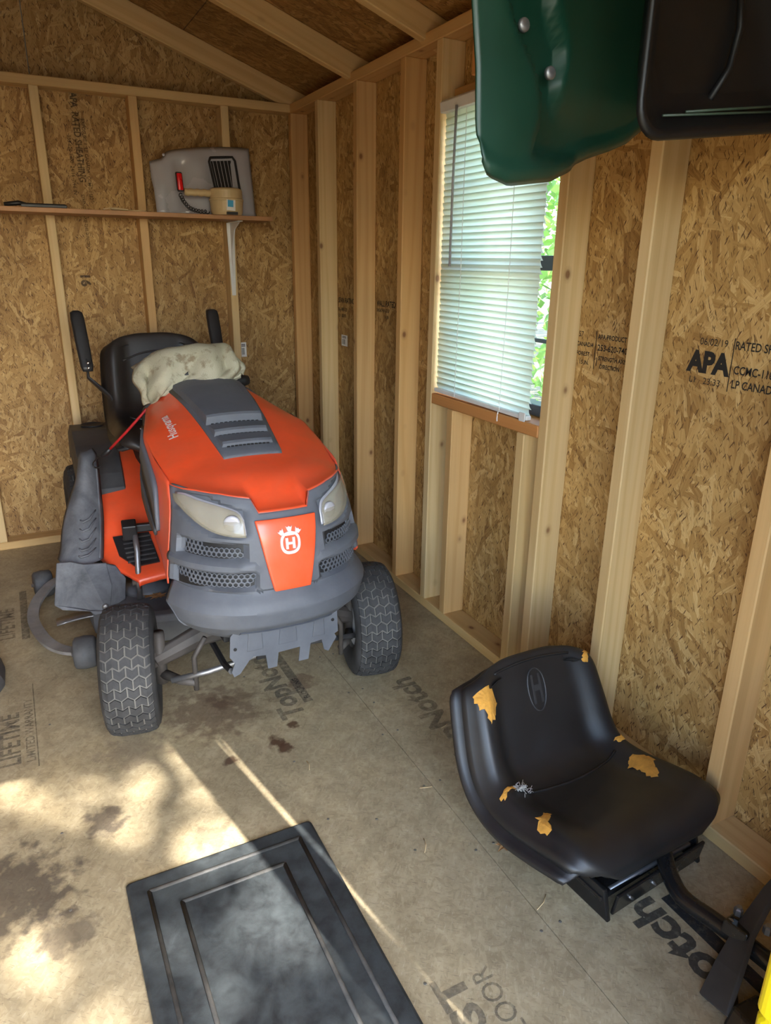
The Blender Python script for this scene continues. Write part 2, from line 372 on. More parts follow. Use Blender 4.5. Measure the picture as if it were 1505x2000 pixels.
def make_glass(name, rough=.02, tintc=(1, 1, 1), a=.12):
    N = NT(name); N.set(tintc, rough); tr = N.n('BsdfTransparent'); tr.inputs[0].default_value = (*tintc, 1)
    gl = N.n('BsdfGlossy'); gl.inputs['Roughness'].default_value = rough
    mx = N.n('MixShader'); mx.inputs[0].default_value = .06; N.l(tr.outputs[0], mx.inputs[1]); N.l(gl.outputs[0], mx.inputs[2])
    N.l(mx.outputs[0], N.t.nodes['Material Output'].inputs['Surface']); return N.m
GLASS = make_glass('window_glass')
def make_lens():
    N = NT('yellowed_headlight_lens'); f = N.noise(N.obj(), 20, 4)
    k = N.ramp(f, [(.3, (.34, .31, .22)), (.7, (.48, .45, .35))]); N.set(k, .14, Alpha=.42)
    N.b.inputs['Coat Weight'].default_value = .5; return N.m
LENS = make_lens()

# ================================================================== the shed
YB, YF, XL, H = 3.783, -0.15, -2.44, 2.026       # back sheathing, front wall, left sheathing, underside of top plate
W2, T2 = .089, .038                              # a two-by-four
SL = .35                                         # roof slope
def raf_low(x): return 2.068 + SL*(-.16-x) if x > -1.22 else 2.068 + SL*(-.16+2.44+x)
LCACHE = {}
def lumber(name, L, parent, loc, rot=(0, 0, 0), tone=None, w=W2, t=T2):
    """board of length L along its own z, width w along x, thickness t along y, centred"""
    key = (round(L, 3), w, t)
    if key not in LCACHE:
        g = G(); g.box((0, 0, 0), (w, t, L)); o = g.build(name, LUMBER, parent, bevel=.003, segs=1); LCACHE[key] = o.data
    else:
        o = bpy.data.objects.new(name, LCACHE[key]); COL.objects.link(o); o.parent = parent
        m = o.modifiers.new('bevel', 'BEVEL'); m.width = .003; m.segments = 1; m.limit_method = 'ANGLE'
    o.location = loc; o.rotation_euler = rot
    if tone is None: tone = random.choice([(1, 1, 1), (1.0, .95, .88), (.95, .92, .88), (1.02, 1.0, .96)])
    o.color = (*tone, 1)
    return o
PALE, WARM, PINK, BROWN = (1.05, 1.06, 1.08), (1.02, .86, .68), (1.0, .88, .76), (.80, .52, .36)

# floor
g = G(); g.box((-1.22, (YB+YF)/2, -.056), (2.60, YB-YF+.10, .08)); FL = struct(g.build('floor', DARKVOID), 'worn grey-brown wood sheathing floor with faded printing')
for x0, x1 in ((-2.52, -1.8245), (-1.8225, -.6040), (-.6022, .08)):
    g = G(); g.box(((x0+x1)/2, (YB+YF)/2, -.008), (x1-x0, YB-YF+.10, .016)); g.build('floor_sheet', FLOOR, FL)
NAIL = plain('nail_head', (.16, .15, .13), .5, metal=.3)
for x, y in [(x, y) for y in (.855, 1.103, 1.354, 1.602, 1.850, 2.10) for x in (-.573, -.624)]+[(x, y+.004) for y in (.86, 1.352, 1.600, 2.09) for x in (-.905, -1.512, -.30)]+[(-.794, 1.301), (-.756, 1.169), (-.574, 1.763)]:
    g = G(); g.lathe([(.0002, .0036), (.0009, .0032), (.0009, .0014), (.0003, .0)], 10, 'Z', (x, y, 0)); g.build('nail', NAIL, FL, smooth=True)
def ftext(body, size, x, y, mat, bold=0, xs=1.0, z=.0008):
    return text_on('printed_lettering', body, size, lambda a, b: (x-b, y+a, z), mat, FL, bold, xs)
def fbar(x0, x1, y0, y1, mat, z=.0007):
    g = G(); g.box(((x0+x1)/2, (y0+y1)/2, z), (x1-x0, y1-y0, .0006)); return g.build('printed_bar', mat, FL)
ftext('LIFETIME', .075, -1.595, 1.93, INK_FAINT, .0015, .95)
ftext('LIMITED WARRANTY', .034, -1.556, 1.93, INK_FAINT, .0005, 1.05); fbar(-1.551, -1.548, 1.90, 2.36, INK_BAR)
ftext('LIFETIME', .075, -1.595, 2.72, INK_FAINT, .0015, .95); fbar(-1.572, -1.545, 2.70, 3.15, INK_BAR)
ftext('TopNotch', .105, -.795, 1.80, INK_FAINT, .004, .98); fbar(-.775, -.745, 1.86, 2.30, INK_BAR)
ftext('FLOORING', .026, -.748, 1.88, INK_FAINT, .0005)
ftext('TopNotch', .115, -.40, 1.36, INK_FAINT, .004, 1.0)
ftext('TopNotch', .115, -.352, .33, INK_MID, .004, 1.0); fbar(-.330, -.296, .36, .80, INK_MID)
ftext('FLOOR', .062, -.775, .675, INK_FAINT, .0, .85); ftext('ST', .085, -.838, .745, INK_FAINT, .003, 1.25)

# right wall
WR = sempty('wall_right', 'right shed wall of strand board on pine studs')
for a, b in ((YB, 2.564), (2.562, 1.344), (1.342, .124), (.122, YF)):
    g = G()
    # the sheet is cut out around the window opening
    y0, y1 = min(a, b), max(a, b); oy0, oy1, oz0, oz1 = 1.652, 2.276, .888, 1.845; zt = 2.13
    def rect(ya, yb, za, zb):
        if yb-ya > .001 and zb-za > .001: g.box((.006, (ya+yb)/2, (za+zb)/2), (.012, yb-ya, zb-za))
    if y0 < oy0 < y1 or y0 < oy1 < y1:
        rect(y0, max(y0, oy0), 0, zt); rect(min(y1, oy1), y1, 0, zt); rect(max(y0, oy0), min(y1, oy1), 0, oz0); rect(max(y0, oy0), min(y1, oy1), oz1, zt)
    else: rect(y0, y1, 0, zt)
    g.build('strand_board', OSB_X, WR)
XS = -W2/2
LH = H-T2
for y, tone in ((3.694, BROWN), (3.342, PALE), (2.930, PINK), (2.528, WARM), (2.278, PALE), (1.612, PALE), (1.302, PALE), (.875, PINK), (.47, PALE), (.05, PINK)):
    lumber('stud', LH, WR, (XS, y+T2/2, T2+LH/2), (0, 0, 0 if random.random() < .5 else math.pi), (.92, .74, .58) if tone is BROWN else tone)
for y, tone in ((2.126, PINK), (1.715, (1.0, .97, .9))):
    L = .848-T2; lumber('cripple_stud', L, WR, (XS, y+T2/2, T2+L/2), (0, 0, 0), tone)
lumber('cripple_stud', H-1.885, WR, (XS, 2.085, (H+1.885)/2), (0, 0, 0), (.98, .66, .44))
LY = YB-YF
lumber('sole_plate', LY, WR, (XS, (YB+YF)/2, T2/2), (R(90), 0, 0), (.98, .94, .84))
lumber('top_plate', LY, WR, (XS, (YB+YF)/2, H+T2/2), (R(90), 0, 0), (.95, .82, .66))
lumber('window_sill', .624, WR, (XS, 1.964, .868), (R(90), 0, 0), (.88, .56, .36))
lumber('window_header', .624, WR, (-.020, 1.964, 1.866), (R(90), 0, 0), (.9, .7, .5), .040)
def wtext(body, size, y, z, mat=INK, bold=0.0, xs=1.0, name='stamped_lettering'):
    return text_on(name, body, size, lambda a, b: (-.0009, y-a, z+b), mat, WR, bold, xs)
def wbar(y0, y1, z0, z1):
    g = G(); g.box((-.0006, (y0+y1)/2, (z0+z1)/2), (.0006, abs(y1-y0), abs(z1-z0))); return g.build('stamped_bar', INK, WR)
wtext('APA', .066, 1.220, 1.106, INK, .0035, .92); wtext('06/02/19', .023, 1.196, 1.168, INK, 0, .95); wtext('L1   23:33', .021, 1.212, 1.078, INK, 0, 1.05)
wtext('RATED SHEATHING', .026, 1.100, 1.166, INK, .0004, .82); wtext('CCMC-1182', .026, 1.094, 1.112, INK, .0004, .82); wtext('LP CANADA', .026, 1.094, 1.080, INK, .0004, .82)
wbar(1.1015, 1.1035, 1.07, 1.19)
wtext('LP L 457', .021, 1.664, 1.150, INK, 0, .95); wtext('IN CANADA', .017, 1.640, 1.124, INK, .0003, .95); wtext('FOREST', .016, 1.617, 1.098, INK, .0003); wtext('15 IN.', .016, 1.602, 1.074, INK, .0003)
wbar(1.5405, 1.5425, 1.065, 1.17)
wtext('APA PRODUCT STANDARD', .018, 1.535, 1.149, INK, .0004, .88); wtext('253-620-7400', .023, 1.533, 1.118, INK, .0004, .95); wtext('STRENGTH AXIS', .016, 1.526, 1.092, INK, .0004, .9); wtext('DIRECTION', .016, 1.518, 1.070, INK, .0004, .9); wbar(1.5305, 1.5325, 1.075, 1.098)
wtext('SPAN RATING', .034, 3.332, 1.158, INK, .0006, .85); wtext('R-J-PRP-10', .024, 3.332, 1.118, INK, .0004, .9); wtext('L1  10/19', .024, 3.332, 1.090, INK, .0004, .9)
wtext('WALL RATED', .034, 2.915, 1.164, INK, .0006, .85); wtext('SHEATHING LP', .020, 2.915, 1.140, INK, .0004, .9); wtext('16 IN', .020, 2.84, 1.114, INK, .0004, .9)
wtext('A', .07, 3.44, 1.12, INK, .003)
def sticker(parent, fr, w, h):
    g = G(); g.prism([(0, 0), (w, 0), (w, h), (0, h)], fr, .0006); o = g.build('barcode_sticker', PAPER, parent)
    g = G(); x = .12*w
    random.seed(3)
    while x < .6*w:
        bw = random.uniform(.02, .05)*w
        g.add([fr(x, .15*h, -.0004), fr(x+bw, .15*h, -.0004), fr(x+bw, .62*h, -.0004), fr(x, .62*h, -.0004)], [(0, 1, 2, 3)]); x += bw+random.uniform(.02, .05)*w
    for yy in (.72, .83): g.add([fr(.12*w, yy*h, -.0004), fr(.8*w, yy*h, -.0004), fr(.8*w, (yy+.06)*h, -.0004), fr(.12*w, (yy+.06)*h, -.0004)], [(0, 1, 2, 3)])
    g.build('barcode', BLACK, o, recalc=False)
sticker(WR, lambda a, b, d: (-.0012+d, 3.300-a, .955+b), .070, .052)

# back wall with its gable
WB = sempty('wall_back', 'back gable wall of strand board on pine studs')
for x0, x1 in ((XL, -1.227), (-1.223, 0)):
    xs = sorted({x0, x1, *([-1.22] if x0 < -1.22 < x1 else [])}); g = G()
    pts = [(x0, 0), (x1, 0)]+[(x, raf_low(x)+.09) for x in reversed(xs)]
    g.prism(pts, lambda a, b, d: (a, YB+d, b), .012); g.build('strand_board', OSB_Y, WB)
for x, tone in ((-2.04, PALE), (-1.641, PALE), (-1.242, PALE), (-.845, PINK), (-.433, PALE)):
    lumber('stud', LH, WB, (x+T2/2, YB-W2/2, T2+LH/2), (0, 0, R(90)), tuple(c*.97 for c in tone))
LX = -XL-2*W2
lumber('sole_plate', LX, WB, (XL/2, YB-W2/2, T2/2), (R(90), 0, R(90)), (1.08, 1.02, .9))
lumber('top_plate', LX, WB, (XL/2, YB-W2/2, H+T2/2), (R(90), 0, R(90)), (.98, .92, .84))
bt = lambda body, size, x, z, xs=1.0, bold=.0004: text_on('stamped_lettering', body, size, lambda a, b: (x+b, YB-.0009, z-a), INK_MID, WB, bold, xs)
bt('APA  RATED SHEATHING', .040, -1.075, 2.03, .80, .001); bt('EXPOSURE 1  LP CANADA  CCMC-1182', .020, -1.040, 1.93, .95)
bt('253-620-7400  24/16  7/16 IN', .020, -1.105, 1.86, 1.0); bt('16', .06, -1.12, 1.28, 1.0, .002); bt('STRENGTH AXIS THIS DIRECTION', .018, -1.075, 1.62, .9)
sticker(WB, lambda a, b, d: (-.372+a, YB-.0012+d, .860+b), .030, .075)

# left and front walls (behind the camera's view, they keep the light out)
WL = sempty('wall_left', 'left shed wall of strand board on pine studs')
for a, b in ((YB, 2.564), (2.562, 1.344), (1.342, .124), (.122, YF)):
    g = G(); g.box((XL-.006, (a+b)/2, 1.065), (.012, abs(a-b), 2.13)); g.build('strand_board', OSB_X, WL)
for k in range(10): lumber('stud', LH, WL, (XL+W2/2, YB-W2-T2/2-k*.4064, T2+LH/2))
lumber('sole_plate', LY, WL, (XL+W2/2, (YB+YF)/2, T2/2), (R(90), 0, 0)); lumber('top_plate', LY, WL, (XL+W2/2, (YB+YF)/2, H+T2/2), (R(90), 0, 0))
WF = sempty('wall_front', 'front shed wall with the open doorway')
DX0, DX1, DZ = -2.33, -.808, 1.92
def fpanel(x0, x1, z0, z1, sl=False, name='strand_board'):
    g = G(); xs = [x0, x1] if not (x0 < -1.22 < x1) else [x0, -1.22, x1]
    pts = [(x0, z0), (x1, z0)]+[(x, (raf_low(x)+.09) if sl else z1) for x in reversed(xs)]
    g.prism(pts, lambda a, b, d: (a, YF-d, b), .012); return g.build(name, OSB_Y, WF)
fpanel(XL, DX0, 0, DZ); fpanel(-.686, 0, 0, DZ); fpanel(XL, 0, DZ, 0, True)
lumber('door_jamb', DZ, WF, ((DX1-.693)/2, YF-.03, DZ/2), (0, 0, 0), PALE, .115, .03)
lumber('stud', DZ, WF, (-.640, YF+W2/2, DZ/2), (0, 0, R(90)), PALE)

# roof: rafters and decking
CE = sempty('ceiling', 'underside of the gable roof, strand board on rafters')
ang = math.atan(SL); RL = (1.22+.16)/math.cos(ang)
for y in (3.719, 3.009, 2.409, 1.80, 1.19, .58, -.02):
    tone = random.choice([(1.0, .90, .78), (1.04, .98, .90), (1.0, .94, .84)])
    for s in (1, -1):
        xm = -1.22+s*(1.22+.16)/2; zm = raf_low(xm)+.047
        lumber('rafter', RL, CE, (xm, y, zm), (0, s*(R(90)+ang), 0), tone)
for s in (1, -1):
    for k, (y0, y1) in enumerate(((YB+.12, 2.73), (2.724, 1.51), (1.504, .29), (.284, YF-.30))):
        for a0, a1 in ((0.0, .64), (.644, 1.50)):
            g = G(); n0 = Vector((0, 0, 1)); P = []
            for a in (a0, a1):
                for y in (y0, y1):
                    x = -1.22+s*a; z = 2.068+SL*(1.06-a)+.0945; P += [Vector((x, y, z)), Vector((x, y, z+.013))]
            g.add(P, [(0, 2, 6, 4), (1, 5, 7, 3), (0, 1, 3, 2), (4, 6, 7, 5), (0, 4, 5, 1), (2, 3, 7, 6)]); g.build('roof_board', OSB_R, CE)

SIDING = plain('exterior_siding', (.36, .34, .30), .7, var=.1)
SHINGLE = plain('roof_shingle', (.06, .06, .065), .9, var=.3, scale=30, bump=.4)
for s in (1, -1):
    g = G(); g.grid([[(-1.22+s*a, y, 2.068+SL*(1.06-a)+.111) for y in (YF-.34, YB+.16)] for a in (0, 1.54)]); g.build('roof_covering', SHINGLE, CE, solid=.012, off=1 if s < 0 else 1)
g = G(); g.prism([(XL-.03, -.1), (.03, -.1), (.03, raf_low(.03)+.09), (-1.22, raf_low(-1.22)+.09), (XL-.03, raf_low(.03)+.09)], lambda a, b, d: (a, YB+.014+d, b), .012); g.build('siding', SIDING, WB)
g = G(); g.box((XL-.020, (YB+YF)/2, 1.0), (.012, YB-YF+.02, 2.2)); g.build('siding', SIDING, WL)
g = G()
for ya, yb, za, zb in ((YF-.03, 1.652, -.1, 2.1), (2.276, YB+.02, -.1, 2.1), (1.652, 2.276, -.1, .888), (1.652, 2.276, 1.845, 2.1)): g.box((.020, (ya+yb)/2, (za+zb)/2), (.012, yb-ya, zb-za))
g.build('siding', SIDING, WR)

# window
WN = sempty('window_1', 'narrow dark-framed double-hung window')
def wbox(name, y0, y1, z0, z1, x0=.004, x1=.034, mat=BLACK, bevel=.003, par=WN):
    g = G(); g.box(((x0+x1)/2, (y0+y1)/2, (z0+z1)/2), (x1-x0, y1-y0, z1-z0)); return g.build(name, mat, par, bevel=bevel)
wy0, wy1, wz0, wz1 = 1.654, 2.274, .890, 1.843
FRAME = plain('dark_window_frame', (.030, .034, .042), .4, var=.1)
fr_ = wbox('frame_rail', wy0, wy1, wz0, wz0+.035, -.012, .045, FRAME); wbox('frame_rail', wy0, wy1, wz1-.035, wz1, -.0, .04, FRAME)
wbox('frame_stile', wy0, wy0+.022, wz0, wz1, 0, .04, FRAME); wbox('frame_stile', wy1-.022, wy1, wz0, wz1, 0, .04, FRAME)
wbox('meeting_rail', wy0, wy1, 1.325, 1.368, .0, .036, FRAME)
for z in (1.118, 1.590): wbox('muntin', wy0, wy1, z-.006, z+.006, .012, .026, FRAME, .001)
wbox('muntin', 1.957, 1.971, wz0, wz1, .012, .026, FRAME, .001)
for z0, z1 in ((wz0+.03, 1.33), (1.36, wz1-.03)): wbox('pane', wy0+.015, wy1-.015, z0, z1, .018, .020, GLASS, 0)

# ================================================================== riding mower (local: +x image right, +y towards its rear, origin below the front axle)
MO = thing('riding_mower', 'orange and grey riding lawn mower parked nose-out in front of the back wall', 'lawn mower', (-.87, 1.97, 0))
NZ = [.33, .36, .40, .47, .52, .60, .66, .70, .76, .80]
NH = [.243, .270, .293, .305, .303, .291, .280, .272, .262, .255]
NY = [-.20, -.235, -.275, -.295, -.293, -.287, -.277, -.263, -.225, -.175]
def nose(t, z, off=0.0):
    hw = interp(z, NZ, NH)+off; yf = interp(z, NZ, NY)-off
    a = t*math.pi/2; s = math.sin(a); c = max(0, math.cos(a))
    return Vector((hw*math.copysign(abs(s)**.80, s), yf+.36*(1-c**.75), z))
TE = .78
# recesses of the two grille rows on either side of the centre badge
def recess(t, z):
    a = abs(t); d = 0
    k = sstep(.13, .17, a)*(1-sstep(.70, .74, a))
    tilt = .018*sstep(.3, .72, a)
    d -= .020*k*sstep(.512-tilt*.5, .520-tilt*.5, z)*(1-sstep(.556, .562, z))
    d -= .016*sstep(.19, .22, a)*(1-sstep(.66, .70, a))*sstep(.592, .600, z)*(1-sstep(.636, .644, z))
    d -= .010*sstep(.17, .20, a)*(1-sstep(.745, .77, a))*sstep(.655+.05*sstep(.35, .75, a), .662+.05*sstep(.35, .75, a), z)*(1-sstep(.752-.028*(1-sstep(.2, .5, a)), .757-.028*(1-sstep(.2, .5, a)), z))
    d += .006*sstep(.564, .570, z)*(1-sstep(.584, .590, z))*sstep(.1, .16, a)      # the ridge between them
    d += .016-.034*min(1, max(0, (z-.447)/.052))+.018*sstep(.500, .512, z)                                            # the bumper stands proud
    return d
def ze(t):
    a = abs(t); return interp(a, [0, .115, .150, .33, .51, TE], [.717, .717, .752, .762, .764, .758])
def zb(t):
    a = abs(t); return lerp(.378, .335, sstep(.24, .27, a)) if a < .6 else lerp(.335, .45, sstep(.55, TE, a))
ts = [TE*(k/60*2-1) for k in range(61)]
ts = sorted(set(ts+[s*q for s in (1, -1) for q in (.115, .150, .24, .27)]))
rows = []
for j in range(61):
    f = j/60; rows.append([nose(t, q, recess(t, q)) for t, q in ((t, max(zb(t), lerp(.335, ze(t), f))) for t in ts)])
# the underside lip of the bumper
lip = [Vector((p.x*.93, p.y+.03, p.z+.004)) for p in rows[0]]
g = G(); g.grid([lip]+rows); g.build('bumper_and_grille', GREY, MO, smooth=True, solid=.006, sharp=24)
def patch(top, bot, off, nu=16, nv=6):
    """surface strip on the nose between two (t, z) polylines"""
    a = crom([(*p, 0) for p in top], nu) if len(top) > 2 else [Vector((*top[0], 0)).lerp(Vector((*top[1], 0)), k/(nu-1)) for k in range(nu)]
    b = crom([(*p, 0) for p in bot], nu) if len(bot) > 2 else [Vector((*bot[0], 0)).lerp(Vector((*bot[1], 0)), k/(nu-1)) for k in range(nu)]
    return [[nose(p.lerp(q, j/(nv-1)).x, p.lerp(q, j/(nv-1)).y, off) for p, q in zip(a, b)] for j in range(nv)]
mir = lambda P: [(-t, z) for t, z in P]
HT = [(-.735, .742), (-.63, .748), (-.51, .744), (-.36, .735), (-.24, .721), (-.205, .700)]
HB = [(-.725, .726), (-.65, .713), (-.48, .682), (-.36, .667), (-.26, .661), (-.196, .660)]
for s in (1, -1):
    f = (lambda P: P) if s == 1 else mir
    g = G(); g.grid(patch(f(HT), f(HB), -.006)); rf = g.build('headlight_reflector', SILVER, MO, smooth=True, solid=.002)
    g = G(); g.grid(patch(f(HT), f(HB), .004)); g.build('headlight', LENS, MO, smooth=True, solid=.003)['label'] = 'yellowed clear headlight lens'
    c = nose(-.28*s if s == 1 else .28, .692, -.002); d = (nose(-.28*s, .692, .1)-nose(-.28*s, .692, 0)).normalized()
    g = G(); M = d.to_track_quat('Z', 'Y').to_matrix()
    g.rings([[c + M @ Vector((r*math.cos(a*math.pi/8), r*math.sin(a*math.pi/8), h)) for a in range(16)] for h, r in ((-.004, .024), (.003, .022), (.003, .015), (.0045, .002))]); g.build('bulb', SILVER, MO, smooth=True)
# honeycomb in the grille rows
def honey(zlo, zhi, t0, t1, off, s):
    g = G(); hx, hz = .0145, .0115; r0 = 0
    za, zc = min(zlo(t0), zlo(t1)), max(zhi(t0), zhi(t1)); z = za; j = 0
    while z < zc:
        t = t0+(hx/2 if j % 2 else 0)/.26*.62
        while t < t1:
            dt = hx*.62/.26 if True else 0
            if zlo(t)+.002 < z < zhi(t)-.002:
                o_, i_ = [], []
                for k in range(6):
                    a = math.pi/6+k*math.pi/3
                    o_.append(nose(s*(t+math.cos(a)*.60*dt), z+math.sin(a)*.0080, off)); i_.append(nose(s*(t+math.cos(a)*.40*dt), z+math.sin(a)*.0054, off))
                g.add(o_+i_, [(k, (k+1) % 6, 6+(k+1) % 6, 6+k) for k in range(6)])
            t += dt
        z += hz; j += 1
    return g
up_lo, up_hi = (lambda t: .598), (lambda t: interp(t, [.2, .64], [.622, .640]))
lo_lo, lo_hi = (lambda t: interp(t, [.14, .45, .72], [.528, .508, .535])), (lambda t: .556)
for s in (1, -1):
    for nm, lo, hi, a, b, df in (('u', up_lo, up_hi, .22, .63, -.009), ('l', lo_lo, lo_hi, .165, .69, -.011)):
        gr = honey(lo, hi, a, b, df, s).build('grille_mesh', GREY, MO, solid=.003)
        g = G(); g.grid([[nose(s*lerp(a-.01, b+.01, k/14), z_, df-.004) for k in range(15)] for z_ in (lo(.4)-.006, (lo(.4)+hi(.4))/2, hi(.5)+.004)]); g.build('grille_backing', DARKVOID, gr, smooth=True)
# centre badge panel
PT, PB = [(-.142, .703), (.138, .703)], [(-.062, .508), (.068, .508)]
g = G(); g.grid(patch(PT, PB, .014, 15, 12)); pn = g.build('badge_panel', ORANGE, MO, smooth=True, solid=.02, bevel=.003)
def em(x, z, d=0):
    return Vector((x, interp(z, NZ, NY)-.0165-d, z))
def eprism(g, poly, d=.003): return g.prism([(x, z+.641) for x, z in poly], lambda a, b, e: em(a, b, d-e*1.0), .004)
g = G()
ring = [(.0275*math.copysign(abs(math.cos(a))**.8, math.cos(a)), -.002+.030*math.copysign(abs(math.sin(a))**.8, math.sin(a))) for a in [math.radians(130+280*k/26) for k in range(27)]]
for (x0, z0), (x1, z1) in zip(ring[:-1], ring[1:]):
    k = .76; eprism(g, [(x0, z0), (x1, z1), (x1*k, z1*k), (x0*k, z0*k)])
for cx, cz, a in ((-.022, .026, .5), (0, .033, 0), (.022, .026, -.5)):
    P = [(-.0045, -.004), (.0045, -.004), (.0085, .008), (.004, .005), (0, .008), (-.004, .005), (-.0085, .008)]
    eprism(g, [(cx+x*math.cos(a)-z*math.sin(a), cz+x*math.sin(a)+z*math.cos(a)) for x, z in P])
eprism(g, [(-.022, .018), (.022, .018), (.018, .024), (0, .029), (-.018, .024)])
for x in (-.0095, .0095): eprism(g, [(x-.0035, -.018), (x+.0035, -.018), (x+.0035, .012), (x-.0035, .012)])
eprism(g, [(-.008, -.0065), (.008, -.0065), (.008, .0), (-.008, .0)])
g.build('crowned_h_badge', BADGE, pn)['label'] = 'chrome crowned letter H badge'

# hood
CY = [-.27, -.2, -.1, .01, .2, .455, .58]; CZ = [.717, .752, .783, .808, .868, .935, .955]
SHY = [-.03, .13, .28, .56]; SHZ = [.758, .796, .832, .862]
WYL = [-.03, .13, .28, .56]; WX = [.263, .264, .262, .203]
crown = lambda y: interp(y, CY, CZ)
shz = lambda y: interp(y, SHY, SHZ)
hwx = lambda y: interp(y, WYL, WX)
def hoodz(x, y): 
    q = min(1, abs(x)/hwx(y)); return crown(y)-(crown(y)-min(shz(y), crown(y)))*q**2.3
YR = .56
rows = []
for j in range(30):
    s = (j/29)**1.15; r = []
    for t in ts:
        p0 = nose(t, ze(t), .002); y = lerp(p0.y, YR, s); q = abs(t)/TE
        xt = hwx(y)*math.copysign(q**.92, t); x = lerp(p0.x, xt, sstep(0, .45, s))
        zt = hoodz(x, y); z = lerp(p0.z, zt, sstep(0, .16, s))
        r.append(Vector((x, y, z)))
    rows.append(r)
lipf = [nose(t, ze(t)-.006, -.006) for t in ts]
g = G(); g.grid([lipf]+rows); HD = g.build('hood', ORANGE, MO, smooth=True, solid=.004)
# side panels below the shoulder
def sidex(y, z):
    w = hwx(y); zs = shz(y); d = max(0, zs-z)
    return w+.016*math.sin(min(1, d/.26)*math.pi*.75)-.02*max(0, (d-.26)/.1)
for s in (1, -1):
    rr = []
    for k in range(13):
        f = k/12; r = []
        for j in range(21):
            q = j/20; y = lerp(-.035, YR, q); zt = shz(y); zbm = interp(y, [-.035, .1, .56], [.500, .45, .47]); z = lerp(zt, zbm, f)
            p0 = nose(TE, lerp(.758, .500, f), .002)
            x = lerp(abs(p0.x), sidex(y, z), sstep(0, .3, q)); yy = lerp(p0.y, y, sstep(0, .25, q))
            r.append(Vector((s*x, yy, z)))
        rr.append(r)
    g = G(); g.grid(rr); sp = g.build('side_panel', ORANGE_D, MO, smooth=True, solid=.004)
    def strip(up, lo, off, n=14):
        a = crom([(*p, 0) for p in up], n); b = crom([(*p, 0) for p in lo], n)
        return [[Vector((s*(sidex(lerp(p.x, q.x, f), lerp(p.y, q.y, f))+off), lerp(p.x, q.x, f), lerp(p.y, q.y, f))) for p, q in zip(a, b)] for f in (0, .33, .67, 1)]
    g = G(); g.grid(strip([(.37, .842), (.22, .800), (.07, .735), (.025, .62)], [(.37, .80), (.24, .745), (.10, .67), (.03, .605)], .009)); g.build('side_scoop', GREY, sp, smooth=True, solid=.012)
    g = G(); g.grid(strip([(.37, .80), (.24, .745), (.10, .67), (.045, .61)], [(.38, .73), (.28, .66), (.14, .60), (.06, .60)], .003)); g.build('side_vent', DARKVOID, sp, smooth=True, solid=.004)
    g = G(); g.grid(strip([(.40, .76), (.28, .70), (.16, .64), (.07, .59)], [(.41, .72), (.30, .645), (.18, .585), (.08, .575)], .008)); g.build('side_vent_lip', GREY_D, sp, smooth=True, solid=.008)
# grey louvred scoop on the hood
def spt(u, y, off): 
    return Vector((u, y, hoodz(u, y)+off))
def sw(y): return lerp(.088, .128, (y-.005)/.46)
g = G(); g.grid([[spt(lerp(-1, 1, k/12)*sw(y), y, o_) for k in range(13)] for y, o_ in ((.0, .001), (.006, .007), (.05, .008), (.2, .008), (.35, .008), (.53, .008))]); sc = g.build('hood_scoop', GREY, MO, smooth=True, solid=.010)
for (ya, yb2, h0, h1) in ((.048, .112, .020, .010), (.112, .178, .024, .010), (.182, .52, .034, .016)):
    r = []
    ys = [ya, ya+.003, ya+.01]+[lerp(ya+.01, yb2, k/8) for k in range(1, 9)]
    hs = [.004, h0-.004, h0]+[lerp(h0, h1, k/8) for k in range(1, 9)]
    for y, h in zip(ys, hs):
        w = sw(y)-.018; r.append([spt(-w-.006, y, .004)]+[spt(lerp(-w, w, k/10), y, h) for k in range(11)]+[spt(w+.006, y, .004)])
    g = G(); g.grid(r); lv = g.build('louver', GREY, sc, smooth=False, solid=.004)
    g = G()
    for k in range(11):
        u = lerp(-1, 1, (k+.5)/11)*(sw(ya)-.026); p = spt(u, ya-.001, .0075); g.box(p, (.0085, .004, .006), (.25, 0, 0))
    g.build('vent_slots', DARKVOID, lv)
# maker's name along the image-left slope of the hood
vs_, fs_ = text_mesh('Husqvarna', .040, .0006, .92)
g = G(); g.add([spt(-.176-b_, .175+a_*1.0, .0022) for a_, b_ in vs_], fs_); g.build('name_decal', WHITE, HD, recalc=False)['label'] = 'white maker name lettering on the hood'
g = G(); g.grid([[spt(lerp(-1, 1, k/10)*.205, y, o_) for k in range(11)] for y, o_ in ((.545, .006), (.60, -.004), (.66, -.03), (.67, -.12))]); g.build('dashboard', GREY_D, MO, smooth=True, solid=.02)
g = G(); g.box((0, .55, .66), (.34, .14, .36)); g.build('dash_tower', DARKVOID, MO, bevel=.02)
g = G(); g.box((0, .22, .55), (.40, .50, .34)); g.box((0, -.06, .50), (.36, .16, .24)); g.build('engine_block', DARKVOID, MO, bevel=.02)
g = G(); g.tube([(-.03, .58, .88), (-.03, .68, .955)], .022); g.build('steering_column', BLACK, MO, smooth=True)
# steering wheel, mostly under the towel
wc = Vector((-.03, .705, .928)); wm = Matrix.Rotation(R(-14), 3, 'X')
g = G(); ringp = [wc + wm @ Vector((.162*math.cos(a*2*math.pi/40), .162*math.sin(a*2*math.pi/40), 0)) for a in range(41)]
g.tube(ringp, .016, 10, False)
for a in (.5, 2.64, 4.71): g.tube([wc, wc + wm @ Vector((.17*math.cos(a), .17*math.sin(a), 0))], [.02, .012], 8)
g.build('steering_wheel', BLACK, MO, smooth=True)
g = G(); g.tube([(.12, .66, .905), (.150, .675, .912), (.170, .68, .915), (.196, .685, .916)], [.010, .020, .024, .017], 14); g.build('throttle_knob', BLACK, MO, smooth=True)

